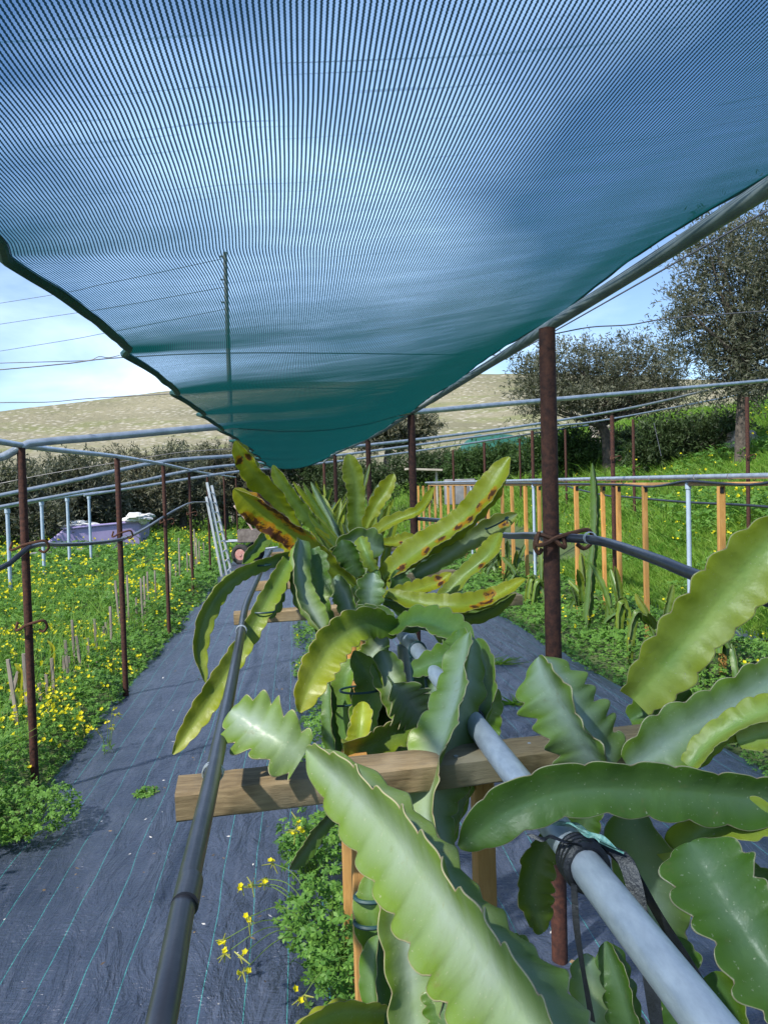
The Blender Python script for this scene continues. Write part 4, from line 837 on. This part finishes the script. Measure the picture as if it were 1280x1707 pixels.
# --- arching plant at the steel pole
Fp = cactus('cactus arching on both sides from the tee of the steel pole', .3, 2.3)
stem(Fp, [(658, 1046, 2.3), (610, 1040, 2.25), (560, 1068, 2.2), (530, 1112, 2.15), (512, 1150, 2.1), (500, 1188, 2.08)], 36, 32, 11, 'c_green', 'stem drooping to the left with a yellow tip', d=.16, yel=(0, .75))
stem(Fp, [(660, 1046, 2.3), (700, 1038, 2.2), (745, 1052, 2.05), (790, 1070, 1.95)], 36, 70, 6, 'c_green', d=.18)
stem(Fp, [(655, 1040, 2.32), (630, 1025, 2.35), (600, 1030, 2.4)], 26, 40, 4, 'c_waxy_sheen')
for pts, w_, rl, mt in [([(600, 1255, 2.3), (612, 1200, 2.3), (622, 1140, 2.28), (590, 1085, 2.3)], 32, 50, 'c_green'), ([(575, 1260, 2.4), (572, 1200, 2.4), (578, 1130, 2.4), (600, 1100, 2.4)], 27, 60, 'c_green'), ([(560, 1270, 2.3), (550, 1200, 2.3), (548, 1140, 2.35)], 17, 80, 'c_dark'), ([(700, 1230, 2.25), (660, 1160, 2.25), (635, 1085, 2.3)], 34, 25, 'c_waxy_sheen'), ([(640, 1270, 2.2), (655, 1200, 2.3), (650, 1100, 2.35)], 30, 75, 'c_dark'), ([(590, 1290, 2.1), (600, 1220, 2.1), (605, 1170, 2.15)], 22, 40, 'c_yellow'), ([(770, 1180, 2.1), (765, 1120, 2.1), (755, 1060, 2.15)], 26, 60, 'c_waxy_sheen'), ([(545, 1300, 2.5), (560, 1240, 2.5), (565, 1190, 2.5)], 20, 30, 'c_dark')]:
    stem(Fp, pts, w_, rl, 7, mt, d=.12, und=.08)
for pts, w_, rl, mt in [([(680, 1290, 2.4), (690, 1200, 2.4), (700, 1110, 2.42)], 30, 35, 'c_green'), ([(730, 1290, 2.2), (735, 1210, 2.2), (728, 1130, 2.25)], 28, 70, 'c_waxy_sheen'), ([(620, 1310, 2.5), (632, 1230, 2.5), (640, 1150, 2.5)], 28, 20, 'c_green'), ([(590, 1330, 2.0), (560, 1280, 2.0), (535, 1250, 2.0)], 22, 50, 'c_waxy_sheen'), ([(800, 1250, 2.0), (812, 1180, 2.0), (805, 1120, 2.02)], 30, 30, 'c_green'), ([(590, 1120, 2.45), (620, 1090, 2.4), (645, 1060, 2.4)], 24, 40, 'c_waxy_sheen')]:
    stem(Fp, pts, w_, rl, 7, mt, d=.14, und=.08)
for pts, w_, rl, mt in [([(980, 1760, 1.1), (985, 1660, 1.1), (978, 1590, 1.12)], 44, 30, 'c_waxy_sheen'), ([(1230, 1760, .9), (1220, 1690, .92), (1190, 1620, .95)], 60, 60, 'c_green'), ([(830, 1760, 1.1), (812, 1690, 1.1), (800, 1610, 1.12)], 44, 20, 'c_green'), ([(1270, 1480, 1.0), (1210, 1440, 1.0), (1160, 1450, 1.02)], 40, 40, 'c_dark'), ([(960, 1420, 1.12), (975, 1370, 1.12), (990, 1330, 1.12)], 36, 30, 'c_dark')]:
    stem(Dp, pts, w_, rl, 5, mt, d=.16)
band_at(Fp, 600, 1150, 2.27, .06); band_at(Fp, 572, 1172, 2.38, .05)
# --- the big scarred plant in the middle
Gp = cactus('large scarred cactus spreading yellow green stems over the second beam', .3, 3.2)
stem(Gp, [(500, 890, 3.4), (478, 855, 3.4), (448, 815, 3.35), (420, 780, 3.3), (392, 735, 3.25)], 25, 60, 10, 'c_yellow', 'upright stem with a dark scar near its tip', d=.12, yel=(.1, .5), scars=[(.84, -1, .5, .025)])
stem(Gp, [(592, 975, 3.0), (560, 950, 3.0), (510, 905, 2.98), (450, 860, 2.95), (390, 815, 2.9)], 31, 62, 10, 'c_yellow', 'leaning stem with a large brown scar', d=.1, yel=(0, .6), scars=[(.62, -1, .75, .12), (.78, -1, .9, .06), (.45, 1, .8, .030)])
stem(Gp, [(600, 905, 3.9), (594, 860, 3.9), (594, 810, 3.9), (580, 757, 3.9)], 20, 35, 9, 'c_green', d=.12, yel=(.1, .6))
stem(Gp, [(610, 880, 3.8), (625, 845, 3.8), (645, 815, 3.8), (657, 790, 3.8)], 16, 40, 6, 'c_yellow', 'short stem with a notched tip', yel=(.3, .7))
stem(Gp, [(610, 900, 3.6), (650, 872, 3.55), (700, 850, 3.5), (724, 812, 3.45)], 13, 60, 7, 'c_yellow', yel=(.4, .5))
stem(Gp, [(640, 965, 2.95), (700, 920, 2.9), (770, 870, 2.85), (820, 815, 2.8), (850, 762, 2.8)], 30, 68, 13, 'c_yellow', 'long right-leaning stem dotted with red scars', d=.08, yel=(.2, .45), scars=[(.3, 0, .5, .021), (.4, 0, .45, .024), (.52, 0, .4, .027), (.6, 0, .6, .021), (.69, 0, .4, .030), (.78, 0, .5, .030), (.12, 0, .5, .030)])
stem(Gp, [(690, 960, 2.95), (740, 930, 2.95), (800, 890, 2.95), (862, 857, 2.95)], 20, 30, 8, 'c_waxy_sheen', d=.2, yel=(0, .7), scars=[(.86, 0, .4, .030)])
stem(Gp, [(735, 1000, 2.75), (775, 960, 2.75), (815, 925, 2.75), (834, 888, 2.8)], 20, 60, 8, 'c_pale', d=.12, yel=(.2, .5), scars=[(.55, 0, .5, .03)])
stem(Gp, [(635, 905, 3.2), (660, 905, 3.2), (692, 894, 3.2)], 13, 60, 4, 'c_yellow', yel=(.5, .8), scars=[(.55, 0, .4, .04)])
stem(Gp, [(640, 995, 2.7), (690, 985, 2.7), (730, 972, 2.7), (752, 955, 2.7)], 17, 60, 7, 'c_yellow', 'yellow stem with a burnt black tip', yel=(.4, 1), scars=[(.8, -1, .5, .05)])
stem(Gp, [(645, 990, 2.6), (700, 1008, 2.55), (760, 1012, 2.5), (820, 998, 2.5), (875, 965, 2.5)], 22, 64, 11, 'c_yellow', 'low sweeping stem with burnt scars', d=.1, yel=(.2, .85), scars=[(.68, 0, .4, .045), (.6, 0, .5, .022), (.74, 1, .4, .03)])
stem(Gp, [(640, 1000, 2.62), (720, 1025, 2.6), (800, 1022, 2.55), (860, 990, 2.55)], 17, 100, 9, 'c_green', d=.1, yel=(0, .4))
stem(Gp, [(618, 1018, 2.55), (617, 985, 2.55), (622, 955, 2.56)], 27, 28, 4, 'c_waxy_sheen', d=.25, base_w=.7)
stem(Gp, [(500, 900, 2.75), (496, 945, 2.7), (508, 1000, 2.65), (540, 1055, 2.6)], 25, 70, 8, 'c_waxy_sheen', d=.1)
stem(Gp, [(520, 915, 2.8), (535, 970, 2.75), (530, 1010, 2.7)], 22, 40, 5, 'c_green', d=.2)
stem(Gp, [(480, 935, 2.75), (440, 1010, 2.6), (400, 1085, 2.5), (350, 1165, 2.4), (288, 1258, 2.3)], 22, 32, 15, 'c_green', 'long stem drooping behind the hose', d=.14, yel=(.05, .65))
stem(Gp, [(480, 925, 2.9), (430, 942, 2.75), (380, 970, 2.6), (345, 1020, 2.5), (330, 1080, 2.45), (342, 1138, 2.4)], 18, 58, 13, 'c_green', 'stem hanging left of the hose', d=.16, yel=(0, .4))
stem(Gp, [(470, 950, 2.8), (460, 990, 2.7), (440, 1030, 2.6)], 18, 70, 5, 'c_waxy_sheen')
stem(Gp, [(560, 950, 3.1), (590, 905, 3.1), (640, 915, 3.1)], 30, 30, 6, 'c_waxy_sheen', d=.18)
stem(Gp, [(600, 960, 3.0), (585, 930, 3.0), (570, 900, 3.0)], 25, 50, 5, 'c_dark', d=.2)
stem(Gp, [(625, 950, 2.9), (612, 925, 2.9), (600, 895, 2.95)], 15, 40, 5, 'c_pale', d=.3)
stem(Gp, [(455, 880, 3.3), (430, 910, 3.2), (405, 940, 3.1)], 14, 40, 6, 'c_green', d=.15)
stem(Gp, [(500, 930, 3.1), (470, 895, 3.1), (440, 880, 3.1)], 17, 40, 5, 'c_yellow', yel=(.3, .5))
stem(Gp, [(660, 960, 3.1), (680, 940, 3.1), (720, 935, 3.1)], 17, 30, 5, 'c_waxy_sheen')
stem(Gp, [(540, 890, 3.6), (505, 850, 3.6), (470, 800, 3.6), (455, 775, 3.6)], 17, 60, 9, 'c_green', d=.12, yel=(0, .4))
for pts, w_, rl, mt in [([(560, 1090, 2.9), (540, 1030, 2.9), (520, 980, 2.9)], 22, 40, 'c_dark'), ([(610, 1070, 2.9), (620, 1010, 2.9), (630, 950, 2.9)], 24, 60, 'c_green'), ([(680, 1060, 2.9), (672, 1000, 2.9), (660, 950, 2.9)], 24, 30, 'c_dark'), ([(590, 1060, 2.8), (580, 1000, 2.85), (560, 960, 2.9)], 24, 60, 'c_waxy_sheen')]:
    stem(Gp, pts, w_, rl, 6, mt, d=.15)
band_at(Gp, 622, 1014, 2.55, .055); band_at(Gp, 440, 1020, 2.58, .035); band_at(Gp, 437, 942, 2.76, .03); band_at(Gp, 828, 872, 2.93, .045, .5)
# --- plants further down the row, upright crowns of stems
def far_cactus(label, x, y, n, h0, h1, spread, seed, mats, wr=(.028, .042), group='dragon fruit cacti on the middle trellis', zb=1.05, droop=.35, low=True, name='dragon_fruit_cactus'):
    rg = random.Random(seed); T = thing(name, label, 'cactus', (x, y, g(x, y)), group); base = np.array(tuple(T.location))
    for i in range(n):
        a = rg.uniform(0, 2*PI); r = spread*rg.uniform(.3, 1); h = rg.uniform(h0, h1); w = rg.uniform(*wr)
        b0 = np.array((x+rg.uniform(-.06, .06), y+rg.uniform(-.1, .1), g(x, y)+zb-rg.uniform(.0, .15)))
        if rg.random() < droop:
            pts = [b0, b0+np.array((math.cos(a)*r*.5, math.sin(a)*r*.5, .1)), b0+np.array((math.cos(a)*r*.9, math.sin(a)*r*.9, -.08)), b0+np.array((math.cos(a)*r, math.sin(a)*r, -.35))]
        else:
            pts = [b0, b0+np.array((math.cos(a)*r*.4, math.sin(a)*r*.4, h*.55)), b0+np.array((math.cos(a)*r, math.sin(a)*r, h))]
        V, F, at = stem_geo(pts, w, rg.uniform(0, 2), rg.randint(6, 10), twist=rg.uniform(-.6, .6), d=.14, seed=seed*40+i, dens=6, yel=(0, rg.uniform(0, .6)))
        mesh('stem', V-base, F, M[rg.choice(mats)], T, attrs=at)
    if low:
        for i in range(3):
            xx = x+rg.uniform(-.12, .12); yy = y+rg.uniform(-.2, .2)
            pts = [np.array((xx, yy, g(x, y)-.02)), np.array((xx+rg.uniform(-.04, .04), yy, g(x, y)+zb*.5)), np.array((x+rg.uniform(-.08, .08), y+rg.uniform(-.1, .1), g(x, y)+zb))]
            V, F, at = stem_geo(pts, .032, rg.uniform(0, 2), 10, d=.14, seed=seed*40+30+i, dens=5); mesh('stem', V-base, F, M['c_dark'], T, attrs=at)
    return T
ym = ['c_green', 'c_yellow', 'c_yellow', 'c_pale', 'c_waxy_sheen']
for i, (y, n, sp, h, lab) in enumerate([(3.65, 12, .3, .5, 'low tangle of cactus stems between the second and the third beam'), (4.4, 15, .36, .74, 'cactus crown behind the large scarred one, over the third beam'), (5.4, 15, .36, .8, 'second cactus crown behind the large scarred one'), (6.6, 14, .36, .8, 'third cactus crown behind the large scarred one'), (8.2, 12, .36, .75, 'fourth cactus crown behind the large scarred one'), (10.5, 10, .38, .7, 'fifth cactus crown behind the large scarred one'), (13.5, 10, .4, .6, 'farthest cactus crown at the end of the middle row')]):
    far_cactus(lab, .33, y, n, .35, h, sp, 60+i, ym, (.022, .034), droop=.25)
# right-row plants tied to the stakes
ord2 = ['nearest', 'second', 'third', 'fourth', 'fifth', 'sixth', 'seventh', 'eighth', 'ninth', 'tenth']
for i, (y, n) in enumerate([(4.3, 5), (5.3, 6), (6.1, 6), (7.0, 6), (8.1, 6), (9.2, 6), (10.5, 6), (12, 6), (14, 6), (16.5, 6)]):
    far_cactus('young dark cactus tied low to the orange stakes, %s from the camera' % ord2[i], 3.05+.08*math.sin(i*2.1), y, n, .1, .55, .22, 90+i, ['c_dark', 'c_dark', 'c_green'], (.03, .045), 'young cacti below the orange stakes', .35, .25)
T = thing('dragon_fruit_cactus', 'slim dark cactus column climbing above the eye-level pipe', 'cactus', (3.25, 7.0, g(3.25, 7.0)), 'young cacti below the orange stakes')
stem(T, [(975, 1080, 7.4), (985, 960, 7.4), (993, 860, 7.4), (990, 800, 7.4), (987, 772, 7.4)], 10, 80, 22, 'c_dark', d=.2, dens=6)
# small yellowish cacti tied to the canes
for i, (px, py, X, h, lab) in enumerate([(86, 1080, -1.9, .2, 'small yellow cactus tied to a grey stake, tallest of the three'), (32, 1120, -1.95, .22, 'small yellow cactus behind the leaning cane at the left frame edge'), (27, 1165, -1.85, .2, 'small dark drooping cactus by the left frame edge')]):
    q = PX(px, py, X); T = thing('dragon_fruit_cactus', lab, 'cactus', (X, q.y, g(X, q.y)), 'small cacti in the flower field'); b_ = np.array(tuple(T.location))
    top = np.array(tuple(q)); pts = [np.array((X, q.y, g(X, q.y)+.05)), top-np.array((0, 0, .12)), top+np.array((.01, 0, .0)), top+np.array((-.03, 0, .06))]
    V, F, at = stem_geo(pts, .021, .6, 8, seed=300+i, dens=7, yel=(.3, .9) if i < 2 else (.1, .2)); mesh('stem', V-b_, F, M['c_yellow' if i < 2 else 'c_green'], T, attrs=at)

# ------------------------------------------------------------------ oxalis plants by the near trellis, one by one
def oxalis_plant(label, c, n, r, hgt, fl, seed, group='oxalis plants beside the near trellis'):
    rg = np.random.default_rng(seed); T = thing('oxalis_plant', label, 'plant', c, group)
    d = unit(rg.normal(0, 1, (n, 3))*np.array((1, 1, .5))); C = d*np.array((r, r, hgt*.5))*rg.uniform(.3, 1, (n, 1))**.6+np.array((0, 0, hgt*.6)); C[:, 2] = np.clip(C[:, 2], .02, 9)
    lv = Leaves(); trefoils(lv, C, .019*rg.uniform(.7, 1.3, n), rg, .6, 0); lv.build('leaves', [M['clover']], T)
    lv = Leaves(); k = min(n, 70); stalks(lv, np.zeros((k, 3))+rg.normal(0, .02, (k, 3)), C[:k], .0016, 0); lv.build('stalks', [M['clover_stalk']], T)
    for (dx, dy, dz) in fl:
        A = np.array((dx*.25, dy*.25, hgt*.5)); B = np.array((dx, dy, dz))
        V, F = tube([A, (A+B)/2+np.array((0, 0, .05)), B], [.002, .0016, .0013], 5, 12); s_ = mesh('flower_stalk', V, F, M['clover_stalk'], T)
        lv = Leaves(); k = 2; flowers(lv, B+rg.normal(0, .012, (k, 3)), np.full(k, .0135), rg, 0)
        D = np.tile(B, (5, 1)); E_ = D+rg.normal(0, .018, (5, 3))-np.array((0, 0, .012)); stalks(lv, D, E_, .0026, 1); lv.build('flower', [M['yellow'], M['bud']], s_)
    return T
q = PZ(560, 1560, .12)
oxalis_plant('leafy oxalis with long yellow flower stalks leaning over the walkway', (q.x, q.y, .0), 420, .2, .3, [tuple(np.array(tuple(PZ(x, y, z)))-np.array((q.x, q.y, 0))) for x, y, z in [(372, 1568, .16), (403, 1478, .2), (420, 1475, .22), (414, 1530, .18), (405, 1620, .2), (375, 1590, .15), (455, 1440, .25), (440, 1465, .25), (400, 1595, .2)]], 5)
q = PZ(590, 1650, .1)
oxalis_plant('pale oxalis clump at the foot of the brown wooden post', (q.x, q.y, 0), 260, .15, .3, [tuple(np.array(tuple(PZ(x, y, z)))-np.array((q.x, q.y, 0))) for x, y, z in [(507, 1660, .2)]], 6)
q = PZ(500, 1420, .15)
oxalis_plant('oxalis with clustered blossoms just below the nearest beam', (q.x+.05, q.y, 0), 240, .15, .32, [tuple(np.array(tuple(PZ(x, y, z)))-np.array((q.x+.05, q.y, 0))) for x, y, z in [(497, 1370, .3), (492, 1385, .3), (505, 1380, .32)]], 7)
q = PZ(40, 1365, .1)
oxalis_plant('bushy oxalis spilling onto the fabric in the lower left corner', (q.x, q.y, 0), 520, .26, .24, [], 8)
q = PZ(180, 1260, 0)
oxalis_plant('lone oxalis flowers rising from a hole in the walkway fabric', (q.x, q.y, 0), 6, .04, .1, [(.0, .02, .2), (.05, .05, .24), (-.06, 0, .16), (.04, -.02, .18), (.02, .1, .27)], 9)
q = PZ(243, 1328, 0)
oxalis_plant('tiny flat weed growing in the middle of the left walkway', (q.x, q.y, 0), 40, .06, .04, [], 10)
for i, (px, py, lab) in enumerate([(830, 1110, 'farther grass tuft on the right walkway'), (860, 1178, 'nearer grass tuft on the right walkway'), (800, 1105, 'small grass tuft beside the ridged cactus on the right walkway')]):
    q = PZ(px, py, 0); rg = np.random.default_rng(70+i); n = 90; lv = Leaves(); d = np.stack([rg.normal(0, .12, n), rg.normal(0, .06, n), rg.uniform(.01, .06, n)], 1); B = rg.normal(0, .012, (n, 3))*np.array((1, 1, 0)); stalks(lv, B, B+d, .003, 0)
    T = thing('grass_tuft', lab, 'weed', (q.x, q.y, .01), 'grass tufts on the right walkway'); lv.build('blades', [M['grass']], T)

# ================================================================== things of the background
# ladder leaning on the fifth left post
q = PZ(378, 962, 0); T = thing('ladder', 'aluminium extension ladder leaning against a left rusty post', 'ladder', (q.x, q.y, 0))
dep = q.y
def lp(x, y, dy): r = P(x, y, dep+dy); return np.array((r.x-q.x, r.y-q.y, r.z))
rails = [((371, 966), (344, 828), -.1), ((379, 965), (345, 804), -.05), ((386, 955), (353, 809), .32)]
for a, b_, dy in rails:
    V, F = plank(lp(*a, dy), lp(*b_, dy), .045, .07, (0, 1, 0), 4); mesh('rail', V, F, M['aluminium'], T)
for i in range(9):
    s = .06+i*.105; a = lp(379+(345-379)*s, 965+(804-965)*s, -.05); b2 = lp(386+(353-386)*s, 955+(809-955)*s, .32)
    V, F = tube([a, b2], .014, 8); mesh('rung', V, F, M['aluminium'], T)
V, F = box(lp(371, 963, -.1), (.04, .08, .04)); mesh('foot', V, F, M['rim'], T)
# garden cart
q = PZ(402, 942, 0); T = thing('garden_cart', 'rusty two wheeled garden cart at the end of the left walkway', 'cart', (q.x, q.y, 0))
def torus(c, R_, r_, k=24, kk=10):
    V = [(c[0]+r_*math.sin(b_), c[1]+(R_+r_*math.cos(b_))*math.cos(a), c[2]+(R_+r_*math.cos(b_))*math.sin(a)) for a in np.arange(k)*2*PI/k for b_ in np.arange(kk)*2*PI/kk]
    return np.array(V), np.array([(i*kk+j, i*kk+(j+1) % kk, ((i+1) % k)*kk+(j+1) % kk, ((i+1) % k)*kk+j) for i in range(k) for j in range(kk)])
rotz = lambda V, a: np.array(V) @ np.array(((math.cos(a), math.sin(a), 0), (-math.sin(a), math.cos(a), 0), (0, 0, 1)))
for sx_ in (.0, .62):
    Vt, Ft = torus((0, 0, 0), .17, .06); w_ = mesh('wheel', rotz(Vt, 1.15)+np.array((sx_*.45, sx_, .23)), Ft, M['tyre'], T)
    Vr, Fr = join([tube([(-.035, 0, 0), (.035, 0, 0)], .125, 20), tube([(-.05, 0, 0), (.05, 0, 0)], .04, 12)]); mesh('rim', rotz(Vr, 1.15)+np.array((sx_*.45, sx_, .23)), Fr, M['rim'], w_)
R = np.array(((math.cos(.35), -math.sin(.35)*0, math.sin(.35)), (0, 1, 0), (-math.sin(.35), 0, math.cos(.35))))
tray = [box((.42, .3, .5), (.95, .6, .03)), box((.42, .0, .63), (.95, .02, .26)), box((.42, .6, .63), (.95, .02, .26)), box((-.05, .3, .63), (.02, .6, .26))]
V, F = join(tray); mesh('tray', V, F, M['cart'], T)
V, F = join([tube([(-.35, .05, .52), (.1, .05, .52), (.1, .05, .3), (.8, .05, .36)], .02, 8), tube([(-.3, .5, .52), (.2, .5, .5)], .02, 8), tube([(.75, .05, .5), (.95, .05, .8), (1.1, .1, .95)], .018, 8)]); mesh('frame', V, F, M['galv_old'], T)
V, F = tube([(.3, .05, .7), (.12, .05, 1.0), (-.12, .1, 1.3)], .022, 8, 12); mesh('handle', V, F, M['pink'], T)
# purple tank with sheets on it
Y0 = 21.5; cA, cB = P(92, 935, Y0), P(240, 925, Y0+.9); zt = P(110, 882, Y0).z; T = thing('plastic_tank', 'pale purple tank standing behind the flower field', 'tank', (cA.x, Y0, g(cA.x, Y0)))
Lx = (cB.x-cA.x); hz_ = zt-g(cA.x, Y0)
prof = [(-.12, -.1), (Lx, -.1), (Lx, hz_+.12), (Lx*.5, hz_+.06), (.22, hz_), (.0, hz_*.72), (-.28, hz_*.38)]
V = [(x, yy+x*.3, z) for yy in (0, 1.3) for x, z in prof]; k = len(prof)
F = [tuple(range(k))[::-1], tuple(range(k, 2*k))]+[(i, (i+1) % k, k+(i+1) % k, k+i) for i in range(k)]
o_ = mesh('shell', V, [tuple(f) for f in F], M['purple'], T, smooth=False); bevel(o_, .06, 3)
V, F = tube([(-.12, -.01, .0), (-.12+.0, -.02, .0), (Lx, .3*Lx-.02, hz_+.1)], .03, 6); 
V, F = box((Lx*.5, Lx*.15+.62, hz_*.5+.02), (Lx*.6, .5, hz_)); 
V, F = tube([(x, x*.3-.02, z+.0) for x, z in [(.22, hz_), (Lx*.5, hz_+.06), (Lx, hz_+.12)]], .035, 8); mesh('rim', V, F, M['purple'], T)
for (px, py, rx, lab) in [(128, 876, .5, 'crumpled white plastic sheet on the left end of the purple tank'), (233, 863, .4, 'crumpled white plastic sheet on the right end of the purple tank')]:
    q2 = P(px, py, Y0+.7); Vb, Fb = blob((q2.x, Y0+.7, q2.z), (rx, .4, .13), px, .55); tag(mesh('plastic_sheet', Vb, Fb, M['white_sheet']), lab, 'plastic sheet', 'white sheets on the purple tank')
q2 = P(60, 925, 19.5); V, F = plank((q2.x-1.0, 19.5, q2.z-.05), (q2.x+1.1, 19.7, q2.z+.05), .25, .12, nseg=6); tag(mesh('scrap_board', V, F, M['grey_block']), 'grey board lying in front of the purple tank', 'board')
# far right: tarp, planks, blocks, stone hut
def tent(px0, px1, py0, py1, Y, dy):
    a, b_ = P(px0, py1, Y), P(px1, py1, Y); h_ = P(px0, py0, Y).z-a.z; n = 14; V = []
    for j in range(n+1):
        for i in range(n+1):
            u, v_ = i/n, j/n; z = h_*(.75+.25*math.sin(PI*u))*min(1, 6*u, 6*(1-u))**.4*math.sin(PI*min(1, max(0, v_)))**.35
            V.append((a.x+(b_.x-a.x)*u, Y+dy*v_, a.z-.2+z+.15*nz(u*6, v_*6, 3)))
    F = np.array([(j*(n+1)+i, j*(n+1)+i+1, (j+1)*(n+1)+i+1, (j+1)*(n+1)+i) for j in range(n) for i in range(n)]); return np.array(V), F
V, F = tent(778, 905, 714, 748, 34, 3); o_ = tag(mesh('tarpaulin', V, F, M['tarp']), 'dark green tarpaulin draped over a heap beyond the shrubs', 'tarpaulin')
a, b_ = P(676, 782, 24), P(735, 787, 24); T = thing('plank_table', 'pale plank table by the far dark bush', 'table', (a.x, 24, g(a.x, 24)))
zt = a.z-T.location.z; Lx = b_.x-a.x; V, F = plank((0, 0, zt), (Lx, 0, zt-.06), .5, .06, nseg=4); mesh('top', V, F, M['pale_board'], T)
for x in (.15, Lx-.15):
    V, F = plank((x, 0, -.02), (x, 0, zt-.05), .07, .07, (0, 1, 0), 3); mesh('leg', V, F, M['pale_board'], T)
for i, (px0, px1, py0, py1, Y) in enumerate([(742, 790, 798, 830, 22), (795, 830, 802, 826, 23)]):
    a, b_ = P(px0, py1, Y), P(px1, py0, Y); V, F = box(((a.x+b_.x)/2, Y, (a.z+b_.z)/2-.1), (b_.x-a.x, .3, b_.z-a.z+.2)); o_ = tag(mesh('block_wall', V, F, M['grey_block'], smooth=False), ['longer grey block wall behind the orange stakes', 'shorter grey block wall behind the orange stakes'][i], 'wall', 'grey block walls behind the stakes'); bevel(o_, .02)
# stone ruin glimpsed under the wide olive tree
a, b_ = P(985, 750, 26), P(1012, 692, 26)
rows_ = []
for j in range(7):
    for i in range(5):
        w_ = (b_.x-a.x)/5; h_ = (b_.z-a.z)/7; V, F = blob((a.x+(i+.5+.25*(j % 2))*w_, 26+rnd.uniform(-.05, .05), a.z+(j+.5)*h_), (w_*.62, .3, h_*.62), i*7+j, .25, 7); rows_.append((V, F))
V, F = join(rows_); tag(mesh('stone_pillar', V, F, M['stone']), 'pale rough stone pillar under the wide olive tree', 'pillar')
